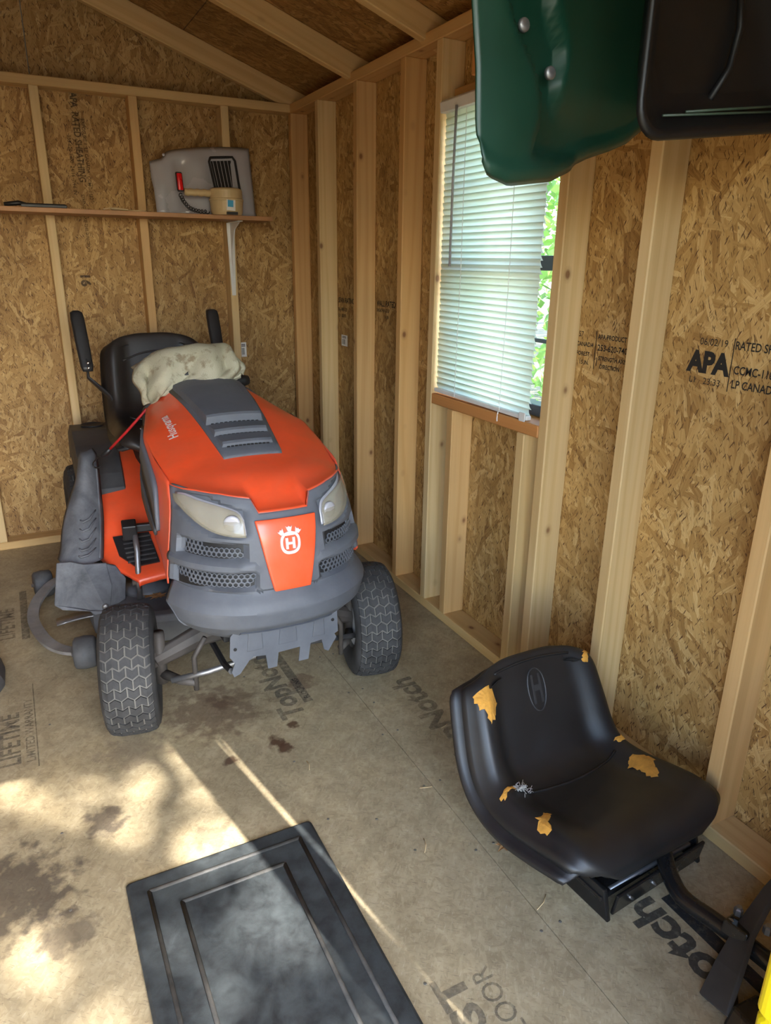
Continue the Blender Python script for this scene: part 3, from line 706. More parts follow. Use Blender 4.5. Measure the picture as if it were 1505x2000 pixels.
# chassis, axle, steering gear
g = G()
for x in (-.14, .14): g.box((x, .55, .33), (.03, 1.3, .09))
g.box((0, -.10, .35), (.32, .10, .10)); g.build('chassis', DARKVOID, MO, bevel=.005)
g = G(); g.tube([(-.33, .02, .20), (-.18, .02, .255), (0, .02, .27), (.18, .02, .255), (.33, .02, .20)], [.022, .03, .034, .03, .022], 10, flat=1.3); g.box((0, .02, .30), (.09, .07, .09)); g.build('front_axle', plain('rusty_axle', (.045, .038, .034), .6, var=.4, dust=.2, dustcol=(.16, .14, .12)), MO, smooth=False, bevel=.003)
g = G(); g.tube([(-.30, -.06, .165), (-.20, -.10, .19), (.05, -.07, .20), (.30, -.05, .165)], .009, 8); g.build('tie_rod', STEEL, MO, smooth=True)
for s in (-1, 1):
    g = G(); g.tube([(s*.315, .02, .12), (s*.315, .02, .29)], .018, 10); g.tube([(s*.315, .02, .185), (s*.40, .015, .19)], .014, 10); g.tube([(s*.315, .02, .15), (s*.27, -.05, .150), (s*.235, -.085, .155)], [.016, .013, .012], 8); g.tube([(s*.235, -.085, .13), (s*.235, -.085, .24), (s*.20, -.09, .30)], .008, 8)
    g.build('spindle', plain('rusty_spindle', (.05, .043, .038), .6, var=.4, dust=.2, dustcol=(.16, .14, .12)), MO, smooth=True)
# stamped steel guard below the bumper
GP = [(-.120, .385), (-.150, .372), (-.160, .361), (-.164, .294), (-.150, .273), (-.160, .245), (-.154, .227), (-.136, .234), (-.108, .272), (-.096, .281), (-.060, .276), (-.054, .229), (-.027, .229), (-.022, .276), (.044, .278), (.040, .229), (.070, .229), (.077, .282), (.112, .285), (.120, .249), (.134, .240), (.159, .283), (.153, .296), (.164, .302), (.160, .372), (.128, .388), (0, .40)]
def gy(x, z): return -.232+.5*(.38-z)*.12
g = G(); g.prism(GP, lambda a, b, d: (a, gy(a, b)+d, b), .004); gu = g.build('front_guard_plate', GREY, MO)
for x0, x1 in ((-.115, -.066), (-.022, .036), (.082, .122)):
    g = G(); g.prism([(x0+.006, .372), (x1-.006, .372), (x1, .30), (x0, .30)], lambda a, b, d: (a, gy(a, b)-.006+d+.004*(1 if b < .31 else 0), b), .006); g.build('pressed_rib', GREY, gu, bevel=.003)
for x, z in ((-.148, .318), (.146, .345)):
    g = G(); g.lathe([(-.0012, .0), (-.0012, .005), (.001, .005)], 12, 'Y', (x, gy(x, z)-.0005, z)); g.build('bolt_hole', DARKVOID, gu)
g = G(); g.prism([(-.03, .19), (.02, .19), (.02, .22), (-.03, .22)], lambda a, b, d: (a-.02, -.10+d, b), .12); g.tube([(-.155, -.20, .235), (-.15, -.10, .20), (-.15, .05, .20)], .010, 6); g.build('hitch_tab', BLACK, MO)

# wheels
def wheel(name, cx, cy, rad, wid, rows_, cols, steer, rim_r, parent):
    e = bpy.data.objects.new(name, None); COL.objects.link(e); e.parent = parent; e.location = (cx, cy, rad); e.rotation_euler = (0, 0, steer); e.empty_display_size = .05
    h = wid/2; k = rad/.19
    prof = [(-.70*h, rim_r), (-.86*h, rim_r+.006), (-.98*h, rad*.70), (-h, rad*.80), (-.95*h, rad*.89), (-.82*h, rad*.955), (-.5*h, rad*.985), (0, rad*.99), (.5*h, rad*.985), (.82*h, rad*.955), (.95*h, rad*.89), (h, rad*.80), (.98*h, rad*.70), (.86*h, rim_r+.006), (.70*h, rim_r)]
    g = G(); g.lathe(prof, 56, 'X', cap=False); ty = g.build('tyre', GROOVE, e, smooth=True)
    # side walls in plain rubber
    for s in (-1, 1):
        g = G(); g.lathe([(s*a, b+.0012) for a, b in ((.70*h, rim_r), (.87*h, rim_r+.006), (1.0*h, rad*.70), (1.015*h, rad*.80), (.965*h, rad*.89), (.88*h, rad*.935))], 56, 'X', cap=False); g.build('sidewall', RUBBER, ty, smooth=True)
    g = G(); cw = 2*.90*h/cols
    def pt(x, a, lift):
        r = interp(abs(x)/h, [0, .5, .82, .95, 1], [.99, .985, .955, .90, .86])*rad+lift; return Vector((x, r*math.cos(a), r*math.sin(a)))
    da = 2*math.pi/rows_
    for i in range(rows_):
        odd = i % 2
        for j in range(cols+odd):
            xa, xb = max(-.90*h, -.90*h+cw*(j-.5*odd)), min(.90*h, -.90*h+cw*(j+1-.5*odd)); xm = (xa+xb)/2; gx = .0018*k
            tri = lambda x: .20*(1-2*abs(((x+.90*h)/cw) % 1.0-.5)*2)
            xs_ = [xa+gx, xm, xb-gx]; b_ = .41; a0 = i*da
            poly = [(x, -b_+tri(x)) for x in xs_]+[(x, b_+tri(x)) for x in reversed(xs_)]
            top = [pt(xm+(x-xm)*.95, a0+y*.97*da, .0045*k) for x, y in poly]; bot = [pt(x, a0+y*da, -.002) for x, y in poly]
            g.add(top+bot, [(0, 1, 4, 5), (1, 2, 3, 4)]+[(q, (q+1) % 6, 6+(q+1) % 6, 6+q) for q in range(6)])
    td = g.build('tread_blocks', RUBBER, ty); td['kind'] = 'stuff'
    g = G(); g.lathe([(-.72*h, rim_r+.004), (-.66*h, rim_r-.004), (-.50*h, rim_r-.012), (-.30*h, rim_r*.8), (-.28*h, rim_r*.45), (-.55*h, rim_r*.40), (-.55*h, .018), (.55*h, .018), (.55*h, rim_r*.40), (.28*h, rim_r*.45), (.30*h, rim_r*.8), (.50*h, rim_r-.012), (.66*h, rim_r-.004), (.72*h, rim_r+.004)], 40, 'X', cap=True); g.build('rim', RIM, e, smooth=False)
    return e
ST = R(-11)
wheel('front_wheel', -.400, .02, .19, .150, 42, 4, ST, .085, MO)
wheel('front_wheel', .372, .0, .19, .150, 42, 4, ST, .085, MO)
wheel('rear_wheel', -.36, 1.24, .254, .205, 42, 5, 0, .11, MO)
wheel('rear_wheel', .36, 1.24, .254, .205, 42, 5, 0, .11, MO)

# fender and foot rests
FY = [.47, .50, .60, .66, .75, .85, .95, 1.1, 1.3, 1.5, 1.57]; FZ = [.275, .288, .335, .372, .445, .495, .540, .588, .615, .600, .52]
fz = lambda y: interp(y, FY, FZ)
def fxo(y): return interp(y, [.47, .56, .66, 1.0, 1.57], [.30, .375, .405, .415, .40])
rows = []
for j in range(45):
    y = lerp(.47, 1.57, j/44); z = fz(y); xo = fxo(y); r = []
    sk = sstep(.50, .72, y)*.8+.2
    for x, dz in [(-xo-.008*sk, -.075*sk), (-xo-.006*sk, -.02*sk), (-xo+.006, -.003)]: r.append((x, y, z+dz))
    for k in range(11): r.append((lerp(-xo+.02, xo-.02, k/10), y, z+(.02*math.cos((k-5)/5*math.pi/2))))
    for x, dz in [(xo-.006, -.003), (xo+.006*sk, -.02*sk), (xo+.008*sk, -.075*sk)]: r.append((x, y, z+dz))
    rows.append(r)
front = [(x*.99, .466, z-.022) for x, y, z in rows[0]]
g = G(); g.grid([front]+rows); FE = g.build('fender', ORANGE, MO, smooth=True, solid=.004)
for s in (-1, 1):
    rows = []
    for j in range(24):
        y = lerp(.845, 1.53, j/23); e_ = min(1, j/2); xi, xo = lerp(.262, .215, (y-.845)/.68), fxo(y)+.010
        rows.append([(s*xi, y, fz(y)+.002)]+[(s*lerp(xi+.008, xo-.01, k/5), y, fz(y)+.016+.016*e_) for k in range(6)]+[(s*xo, y, fz(y)+.0), (s*(xo+.004), y, fz(y)-.09)])
    lip = [(x, y-.012, z-.02) for x, y, z in rows[0]]
    g = G(); g.grid([lip]+rows); tr = g.build('fender_tray', GREY_D, MO, smooth=False, solid=.004)
    g = G(); g.lathe([(0, .048), (.004, .050), (.006, .046), (.001, .040), (-.006, .0)], 24, 'Z', (s*.315, 1.40, fz(1.40)+.036)); g.build('cup_holder', BLACK, tr, smooth=True)
    # ribbed rubber foot pad set in a dark opening
    g = G(); g.add([(s*x, y, fz(y)+.012) for x, y in ((.352, .648), (.225, .648), (.215, .515), (.300, .510), (.345, .57))], [(0, 1, 2, 3, 4)]); fp = g.build('foot_pad', BLACK, FE, solid=.006)
    g = G()
    for k in range(6): y = .53+k*.020; g.box((s*.272, y, fz(y)+.018), (.10, .006, .008), (.4, 0, 0))
    g.build('pad_rib', GREY_D, fp)
g = G(); g.box((-.300, .575, .425), (.050, .055, .060), (.2, 0, -.1)); g.box((-.235, .60, .418), (.09, .025, .030), (0, .0, -.1)); g.build('brake_pedal', BLACK, MO, bevel=.005)
g = G(); g.tube([(-.285, .565, .43), (-.288, .52, .36), (-.298, .49, .26), (-.300, .485, .19)], .010, 8, flat=.6); g.tube([(-.318, .50, .250), (-.20, .50, .255)], .012, 10); g.build('lift_linkage', STEEL, MO, smooth=True)

# mower seat with raised arm rests
def seat_fn(prof, hw, bol):
    P = crom([(f, z, w, b) for (f, z), w, b in zip(prof, hw, bol)], 61)
    def S(u, v, off=0.0):
        q = v*60; i = min(int(q), 59); t = q-i; p = P[i].lerp(P[i+1], t); d = (P[i+1]-P[i]); n = Vector((-d[1], d[0])).normalized()
        a = abs(u); lift = p[3]*sstep(.50, .80, a)-p[3]*.9*sstep(.82, 1.0, a)-.018*sstep(.86, 1.0, a)
        h = lift+off
        return Vector((u*p[2], -(p[0]+n[0]*h), p[1]+n[1]*h-.055*a**4*(1-sstep(0, .22, v))))       # forward is -y
    return S
SP = [(-.235, .395), (-.222, .385), (-.205, .33), (-.178, .22), (-.150, .125), (-.105, .075), (-.03, .058), (.07, .060), (.16, .066), (.215, .050), (.243, .018), (.238, -.022)]
SHW = [.160, .188, .210, .222, .228, .232, .238, .240, .239, .230, .198, .150]
SBO = [.000, .008, .024, .032, .036, .030, .022, .018, .010, .004, 0, 0]
SEAT = seat_fn(SP, SHW, SBO)
def seat_mesh(parent, mat, panmat, n=41, m=61):
    """cushion (a closed pad) and the moulded pan behind it"""
    us = [lerp(-1, 1, k/(n-1)) for k in range(n)]; vv = [k/(m-1) for k in range(m)]
    g = G(); g.grid([[SEAT(u, v) for u in us] for v in vv]); cu = g.build('cushion', mat, parent, smooth=True, solid=.042)
    g = G(); g.grid([[SEAT(u*1.015, v, -.040) for u in us] for v in vv]); pa = g.build('seat_pan', panmat, parent, smooth=True, solid=.016)
    return cu, pa
se = bpy.data.objects.new('seat', None); COL.objects.link(se); se.parent = MO; se.location = (-.045, 1.02, .655); se.empty_display_size = .05
seat_mesh(se, VINYL_M, BLACK, 31, 45)
for v, w in ((.22, .62), (.5, .62)):
    g = G(); g.tube([SEAT(lerp(-w, w, k/16), v+.03*math.cos((k-8)/8*math.pi/2)*(-1 if v < .3 else 1), .002) for k in range(17)], .004, 6); g.build('seam', VINYL_M, se, smooth=True)
for s, (a, b) in ((-1, ((-.328, 1.33, 1.140), (-.318, 1.23, .905))), (1, ((.234, 1.33, 1.137), (.231, 1.23, .935)))):
    A, B = Vector(a), Vector(b); d = (B-A).normalized(); rings = []
    for k, w in ((0, .012), (.03, .024), (.12, .027), (.5, .027), (.92, .025), (1.0, .020)):
        p = A.lerp(B, k); rings.append([p+Vector((w*math.copysign(abs(math.cos(q*math.pi/8))**.45, math.cos(q*math.pi/8)), .018*math.copysign(abs(math.sin(q*math.pi/8))**.6, math.sin(q*math.pi/8)), 0)) for q in range(16)])
    g = G(); g.rings(rings); ar = g.build('arm_rest', BLACK, se.parent, smooth=True)
    g = G(); g.tube([B+Vector((0, .005, .05)), B+Vector((0, .02, -.03)), Vector((s*.20-.045, 1.17, .80)), Vector((s*.17-.045, 1.12, .69))], [.008, .014, .022, .016], 8, flat=.5); g.build('arm_bracket', BLACK, ar, smooth=True)
    for dz in (.035, .015):
        g = G(); g.lathe([(0, .006), (-.004, .006), (-.006, .003)], 10, 'Y', tuple(B+Vector((s*-.003, -.021, dz)))); g.build('bolt', CHROME, ar, smooth=True)
g = G(); g.box((-.12, .83, .715), (.13, .07, .002), (.25, .1, .25)); g.build('warning_tag', PAPER, se.parent)
g = G(); g.box((-.045, 1.08, .60), (.30, .34, .07)); g.build('seat_base', DARKVOID, MO, bevel=.01)

# cutting deck with chute, hoop and gauge wheels
DP = [(-.46, .52), (-.40, .42), (-.30, .36), (-.12, .33), (.15, .34), (.34, .42), (.43, .60), (.40, .85), (.20, 1.0), (-.20, 1.0), (-.42, .88), (-.47, .70)]
g = G(); rings = []
for z, k in ((.075, 1.0), (.15, 1.0), (.172, .975), (.178, .90)): rings.append([Vector((-.02+(x+.02)*k, .66+(y-.66)*k, z)) for x, y in DP])
g.rings(rings, False); n_ = len(DP); g.f.append(tuple(range(3*n_, 4*n_))); DK = g.build('mower_deck', DECKM, MO, bevel=.006)
for x, y in ((-.26, .60), (.2, .62)):
    g = G(); g.lathe([(.175, .085), (.195, .08), (.20, .05), (.225, .045), (.23, .0)], 20, 'Z', (x, y, 0)); g.build('spindle_cover', DECKM, DK, smooth=True)
def flatbar(path, w, th, g):
    """flat bar bent along path (x, y, z), width w in plan"""
    P = [Vector(p) for p in path]; rings = []
    for i, p in enumerate(P):
        d = (P[min(i+1, len(P)-1)]-P[max(i-1, 0)]); d.z = 0; d.normalize(); n = Vector((-d.y, d.x, 0))
        rings.append([p+n*w/2, p+n*w/2+Vector((0, 0, th)), p-n*w/2+Vector((0, 0, th)), p-n*w/2])
    g.rings(rings)
g = G(); flatbar(crom([(-.45, .93, .11), (-.55, 1.00, .095), (-.63, .90, .07), (-.655, .76, .055), (-.63, .60, .052), (-.585, .49, .052), (-.52, .437, .055), (-.44, .44, .075)], 40), .040, .012, g); g.build('discharge_hoop', plain('scuffed_hoop_steel', (.15, .15, .16), .5, var=.4, dust=.5, dustcol=(.30, .26, .20)), DK, smooth=False)
for x, y, a in ((-.505, .425, R(-8)), (-.605, 1.09, R(6))):
    g = G(); M = Matrix.Rotation(a, 3, 'Z')
    rings = [[M @ Vector((h_, r_*math.cos(q*math.pi/14), r_*math.sin(q*math.pi/14)))+Vector((x, y, .058)) for q in range(28)] for h_, r_ in ((-.036, .012), (-.036, .046), (-.030, .054), (0, .058), (.030, .054), (.036, .046), (.036, .012))]
    g.rings(rings); gw = g.build('gauge_wheel', plain('scuffed_gauge_wheel', (.060, .064, .070), .6, var=.3, dust=.4, dustcol=(.17, .16, .15), scale=30), DK, smooth=True)
    g = G(); g.tube([(x-.045, y, .058), (x+.045, y, .058), (x+.075, y+.02, .10), (x+.085, y+.03, .15)], .008, 8); g.build('axle_bracket', STEEL, gw, smooth=True)
# discharge deflector folded up
CL = [(-.423, .83, .646), (-.447, .78, .570), (-.485, .73, .501), (-.515, .67, .437), (-.532, .61, .383), (-.546, .58, .354)]
CR = [(-.357, .83, .655), (-.358, .79, .595), (-.364, .74, .511), (-.371, .68, .45), (-.386, .62, .374), (-.397, .58, .331)]
A, B = crom(CL, 26), crom(CR, 26); rows = []
for i, (a, b) in enumerate(zip(A, B)):
    r = []
    for k in range(15):
        f = k/14; p = a.lerp(b, f); bul = math.sin(f*math.pi)**.7
        r.append(p+Vector((-.016*bul, -.062*bul, .0)))
    rows.append(r)
tip = [p.lerp((rows[0][0]+rows[0][-1])/2, .35)+Vector((0, .006, .022)) for p in rows[0]]
g = G(); g.grid([tip]+rows); CH = g.build('discharge_deflector', CHUTE, MO, smooth=True, solid=.006)
for i0 in (13, 15, 17, 19, 21):
    g = G(); g.tube([rows[i0+(0, 1, 1, 1, 0, -1)[j]][7+j]+Vector((-.002, -.005, .006*math.sin(j/5*math.pi))) for j in range(6)], [.002, .004, .0045, .0045, .004, .002], 6); g.build('moulded_rib', CHUTE, CH, smooth=True)
g = G(); g.tube([rows[i][13]+Vector((0, -.004, 0)) for i in range(3, 25)], .004, 6); g.build('edge_bead', CHUTE, CH, smooth=True)
FLP = [(-.552, .365), (-.510, .366), (-.470, .352), (-.395, .335), (-.385, .25), (-.400, .175), (-.412, .160), (-.455, .160), (-.47, .178), (-.555, .196), (-.578, .215)]
g = G(); g.prism(FLP, lambda a, b, d: (a, .50+.10*(b-.16)-.02*math.sin((a+.58)/.19*math.pi)+d, b), .010); fl = g.build('deflector_flap', CHUTE, CH, bevel=.003)
g = G(); g.prism([(-.405, .335), (-.365, .315), (-.335, .26), (-.345, .185), (-.405, .165)], lambda a, b, d: (a, .50+.10*(b-.16)+.3*(a+.405)+d, b), .012); g.build('hinge_cheek', CHUTE, fl, bevel=.003)
g = G(); g.lathe([(0, .011), (-.006, .011), (-.008, .004)], 12, 'Y', (-.418, .488, .185)); g.build('hinge_bolt', STEEL, fl, smooth=True)
g = G(); g.grid([[(lerp(-.58, -.36, k/6), .50+.05*j+.02*math.sin(k/6*math.pi), .145-.012*j) for k in range(7)] for j in range(3)]); g.build('hinge_rod', STEEL, DK, smooth=True, solid=.006)

# ================================================================== things in the shed
# towel over the steering wheel
TW = [
 [(-.170, .86, .915), (-.11, .88, .925), (-.05, .88, .925), (.03, .88, .925), (.085, .87, .92), (.115, .84, .915)],
 [(-.205, .74, .965), (-.140, .75, .995), (-.055, .76, 1.005), (.03, .76, 1.005), (.105, .75, 1.0), (.145, .73, .955)],
 [(-.222, .64, .975), (-.150, .62, 1.028), (-.060, .61, 1.050), (.03, .61, 1.054), (.105, .62, 1.046), (.150, .64, .985)],
 [(-.226, .60, .945), (-.165, .565, .975), (-.070, .545, 1.005), (.03, .545, 1.015), (.110, .56, 1.00), (.155, .60, .955)],
 [(-.215, .57, .905), (-.175, .545, .925), (-.090, .525, .955), (.02, .525, .965), (.100, .545, .960), (.130, .58, .945)],
 [(-.206, .555, .867), (-.180, .535, .880), (-.118, .512, .912), (-.035, .508, .932), (.040, .525, .938), (.098, .57, .930)]]
O_ = Vector((-.87, 1.97, 0)); cols = [crom([r[k] for r in TW], 37) for k in range(6)]
rows = []
for i in range(37):
    r = crom([c[i] for c in cols], 61); amp = .021*sstep(8, 26, i)
    rows.append([p+O_+Vector((.004*math.sin(i*.5+k*.3), -.005*math.sin(k*.9+i*.7)*math.sin(i*.33+.5)-amp*math.sin(k*.42+1.2*math.sin(k*.13)+i*.01), amp*.35*math.sin(k*.42+.6)))+Vector((0, -.004, .004)) for k, p in enumerate(r)])
g = G(); g.grid(rows); tag(g.build('towel', TOWEL, smooth=True, solid=.007, off=1), 'stained cream terry towel draped over the mower steering wheel', 'towel')
# bungee cord from the towel to the folded chute
bu = thing('bungee_cord', 'red elastic cord with black hook tied from the mower chute to its steering wheel', 'bungee cord', tuple(O_))
g = G(); g.tube([(-.150, .64, .93), (-.192, .575, .862), (-.265, .645, .766), (-.329, .71, .686)], .0048, 8); g.build('elastic', RED, bu, smooth=True)
g = G(); g.tube([(-.320, .70, .697), (-.335, .715, .679), (-.347, .722, .672)], [.008, .010, .006], 10); g.build('hook_sleeve', BLACK, bu, smooth=True)
g = G(); g.tube(crom([(-.345, .722, .674), (-.368, .735, .655), (-.380, .742, .640), (-.378, .742, .626), (-.366, .735, .623), (-.357, .73, .630)], 20), .0022, 8); g.build('hook', BLACKMETAL, bu, smooth=True)

# window blind
BL = thing('window_blind', 'cream horizontal slat blind hanging in the window with a grey tilt wand', 'blind')
by0, by1, bz0, bz1 = 1.722, 2.268, .915, 1.800; nsl = 46
sl = None
for k in range(nsl):
    z = lerp(bz1, bz0, k/(nsl-1)); skew = random.uniform(-.0012, .0012)
    if sl is None:
        g = G(); rr = []
        for q in range(6):
            f = q/5-.5; rr.append([Vector((f*.009-.0035*(1-4*f*f), y, -f*.0245)) for y in (-.273, .273)])
        g.grid(rr); sl = g.build('slat', SLAT, BL, smooth=True, solid=.0008); o = sl
    else:
        o = sl.copy(); COL.objects.link(o); o.parent = BL
    o.location = (-.068, (by0+by1)/2+random.uniform(-.0015, .0015), z); o.rotation_euler = (.010*(k/nsl)+skew*4, random.uniform(-.06, .06), 0)
g = G(); g.prism([(-.092, 1.808), (-.050, 1.808), (-.050, 1.846), (-.086, 1.846), (-.096, 1.838)], lambda a, b, d: (a, 1.716+d, b), .558); g.build('headrail', WHITE, BL, bevel=.002)
g = G(); g.box((-.072, (by0+by1)/2, .898), (.020, .550, .014), (R(.6), 0, 0)); g.build('bottom_rail', WHITE, BL, bevel=.003)
g = G(); g.tube([(-.098, 2.166, 1.815), (-.100, 2.167, 1.6), (-.098, 2.170, 1.333)], .0042, 8); g.build('tilt_wand', plain('grey_wand', (.30, .30, .32), .3, var=.05), BL, smooth=True)
for y in (2.13, 1.86): 
    g = G(); g.tube([(-.083, y, 1.81), (-.081, y-.004, 1.3), (-.083, y, .895)], .0011, 5); g.build('ladder_cord', PAPER, BL)
g = G(); g.tube([(-.086, 1.86, .893), (-.090, 1.858, .872), (-.091, 1.856, .862)], .002, 6); g.build('cord_end', PAPER, BL)
g = G(); g.box((-.088, 1.733, .899), (.004, .030, .028)); g.build('hold_down_clip', WHITE, BL, bevel=.002)

# shelf on the back wall
SHF = thing('wall_shelf', 'narrow brown wooden shelf with a white metal bracket on the back wall', 'shelf')
g = G(); g.box((-1.30, 3.588, 1.5315), (2.06, .212, .019)); g.build('board', plain('shelf_wood', (.40, .20, .085), .55, var=.2, scale=6), SHF, bevel=.002)
for bx in (-.418, -1.622):
    br = bpy.data.objects.new('bracket', None); COL.objects.link(br); br.parent = SHF; br.empty_display_size = .03
    g = G(); g.prism([(-.020, 1.518), (.020, 1.518), (.010, 1.178), (-.010, 1.178)], lambda a, b, d: (bx+a, 3.688+d, b), .006); g.build('wall_leg', WHITE, br, bevel=.002)
    g = G(); g.box((bx, 3.605, 1.5195), (.026, .175, .005)); g.build('shelf_leg', WHITE, br, bevel=.002)
    g = G(); g.prism([(3.689, 1.20), (3.672, 1.40), (3.62, 1.485), (3.53, 1.516), (3.689, 1.516)], lambda a, b, d: (bx-.003+d, a, b), .006); g.build('brace', WHITE, br)
SZ = 1.5412
# silver plastic panel with a vent, leaning against the wall
PNL = thing('plastic_cowl', 'silver grey moulded plastic cowl with a vent, leaning on the shelf', 'cowl', (-.004, .042, 0))
PO = [(-.78, 1.763), (-.716, 1.780), (-.702, 1.806), (-.668, 1.818), (-.626, 1.826), (-.55, 1.838), (-.459, 1.847), (-.38, 1.851), (-.335, 1.852), (-.312, 1.851), (-.308, 1.72), (-.304, 1.575), (-.304, SZ+.001), (-.766, SZ+.001), (-.775, 1.60), (-.782, 1.68)]
def pf(a, b, d): return (a, 3.575+.075*(b-SZ)/.31-.012*math.sin((a+.78)/.47*9)*.4+d, b)
g = G(); bm_ = [(a, b) for a, b in PO]
nx, nz_ = 36, 16; rows = []
def top_at(x): 
    P = sorted(PO[:10]); return interp(x, [q[0] for q in P], [q[1] for q in P])
for j in range(nz_+1):
    r = []
    for k in range(nx+1):
        f = k/nx; x = lerp(-.775, -.306, f); zt = top_at(x); z = lerp(SZ+.001, zt, j/nz_)
        e = min(f, 1-f, 1-j/nz_); dep = -.016*sstep(0, .07, e)-.016*math.sin(f*17)*sstep(.08, .25, e)*(1 if .18 < f < .60 else .1)-.030*sstep(.16, .0, f)*sstep(.3, .6, 1-j/nz_)
        edge = -.018*(1-j/nz_) if f < .2 else 0
        r.append((x+(edge*0), 3.578+.070*(z-SZ)/.31+dep+.012*sstep(.10, 0, f), z))
    rows.append(r)
g.grid(rows); pb = g.build('panel_body', SILVER, PNL, smooth=True, solid=.003)
vq = [(-.513, 1.795), (-.388, 1.806), (-.374, 1.590), (-.485, 1.580)]
def vfr(a, b, d=0): return Vector((a, 3.552+.070*(b-SZ)/.31+d, b))
loop = []
for (a, b), (c, d) in zip(vq, vq[1:]+vq[:1]):
    for k in range(6): loop.append(vfr(lerp(a, c, .08+.84*k/5), lerp(b, d, .08+.84*k/5)))
g = G(); g.tube(loop+[loop[0]], .0055, 8, False); g.build('gasket', BLACK, pb, smooth=True)
g = G(); ins = [(lerp(a, -.44, .16), lerp(b, 1.69, .13)) for a, b in vq]; g.prism(ins, lambda a, b, d: vfr(a, b, d+.006), .004); vt = g.build('vent_opening', DARKVOID, pb)
for k in range(6):
    f = (k+.5)/6; a = Vector(ins[0]).lerp(Vector(ins[1]), f); b = Vector(ins[3]).lerp(Vector(ins[2]), f); g = G(); g.tube([vfr(a.x, a.y, .003), vfr(b.x, b.y, .003)], .0014, 6); g.build('vent_bar', SILVER, vt)
for x, z in ((-.325, 1.835), (-.712, 1.795)):
    g = G(); g.lathe([(0, .006), (-.002, .006), (-.003, .003)], 12, 'Y', (x, 3.578+.070*(z-SZ)/.31-.006, z)); g.build('screw_hole', BLACK if x > -.5 else SILVER, pb)
# cream spotlight with red plug
SPT = thing('spotlight', 'old cream handheld spotlight with coiled black cord lying on the shelf', 'spotlight', (-.480, 3.515, SZ))
g = G(); g.lathe([(.0, .066), (.008, .070), (.016, .072), (.060, .075), (.062, .078), (.068, .078), (.070, .074), (.104, .073), (.110, .070), (.114, .060), (.114, 0)], 36, 'Z'); g.build('lamp_housing', CREAM, SPT, smooth=False, bevel=.001)
g = G(); g.rings([[Vector((x, .014*math.cos(q*math.pi/6)*1.1, .092+(-.003 if k % 2 and 0 < k < 8 else 0)+.014*math.sin(q*math.pi/6)*1.1)) for q in range(12)] for k, x in enumerate([-.065, -.085, -.10, -.115, -.13, -.145, -.16, -.175, -.188])]); g.build('handle', CREAM, SPT, smooth=True)
g = G(); g.box((.000, -.0745, .040), (.040, .002, .046), (0, .05, .05)); lb = g.build('sticker', PAPER, SPT)
g = G(); g.box((-.002, -.0758, .046), (.026, .002, .028), (0, .05, .05)); g.build('sticker_print', plain('blue_print', (.06, .36, .62), .5), lb)
g = G(); g.box((.005, -.070, .006), (.050, .012, .012)); g.build('foot_notch', BLACK, SPT)
g = G(); cp = []
for k in range(90):
    f = k/89; c = crom([(-.205, .012, .080), (-.190, .010, .050), (-.165, .008, .024), (-.13, .005, .014), (-.085, .010, .012)], 90)[k]; cp.append(c+Vector((.008*math.cos(k*.85), .006*math.sin(k*.85)*.4, .008*math.sin(k*.85))))
g.tube(cp, .0024, 6); g.build('coiled_cord', BLACK, SPT, smooth=True)
g = G(); A, B = Vector((-.202, .012, .092)), Vector((-.204, .020, .172))
g.rings([[A.lerp(B, f)+Vector((w*math.copysign(abs(math.cos(q*math.pi/8))**.5, math.cos(q*math.pi/8)), .009*math.sin(q*math.pi/8), 0)) for q in range(16)] for f, w in ((0, .011), (.06, .015), (.94, .015), (1, .012))]); pl = g.build('plug', BLACK, SPT, smooth=False, bevel=.001)
g = G(); g.rings([[A.lerp(B, f)+Vector((w*math.copysign(abs(math.cos(q*math.pi/8))**.5, math.cos(q*math.pi/8)), -.003+.008*math.sin(q*math.pi/8), 0)) for q in range(16)] for f, w in ((.07, .010), (.1, .0125), (.9, .0125), (.93, .010))]); g.build('plug_face', REDPLUG, pl, smooth=True)
# flat black gadget and cord lying further along the shelf
g = G(); g.rings([[Vector((-1.25+x*s, 3.53+y*s, SZ+z)) for x, y in ((-.09, -.03), (.085, -.035), (.09, .03), (-.08, .035))] for z, s in ((0, 1), (.012, 1), (.016, .9))]); hd = g.build('flat_tool', BLACK, bevel=.004); tag(hd, 'flat black tool lying on the shelf left of the cord', 'tool')
g = G(); g.tube([(-1.40, 3.52, SZ+.008), (-1.345, 3.53, SZ+.016), (-1.31, 3.53, SZ+.010)], [.008, .010, .006], 8); g.build('grip', BLACK, hd, smooth=True)
g = G(); g.tube(crom([(-1.02, 3.52, SZ+.005), (-.97, 3.54, SZ+.012), (-.92, 3.51, SZ+.005), (-.99, 3.50, SZ+.008), (-.95, 3.56, SZ+.005), (-.88, 3.52, SZ+.004), (-.84, 3.53, SZ+.004)], 60), .0035, 6); tag(g.build('string', STRAW, smooth=True), 'tangled pale string lying on the shelf', 'string')

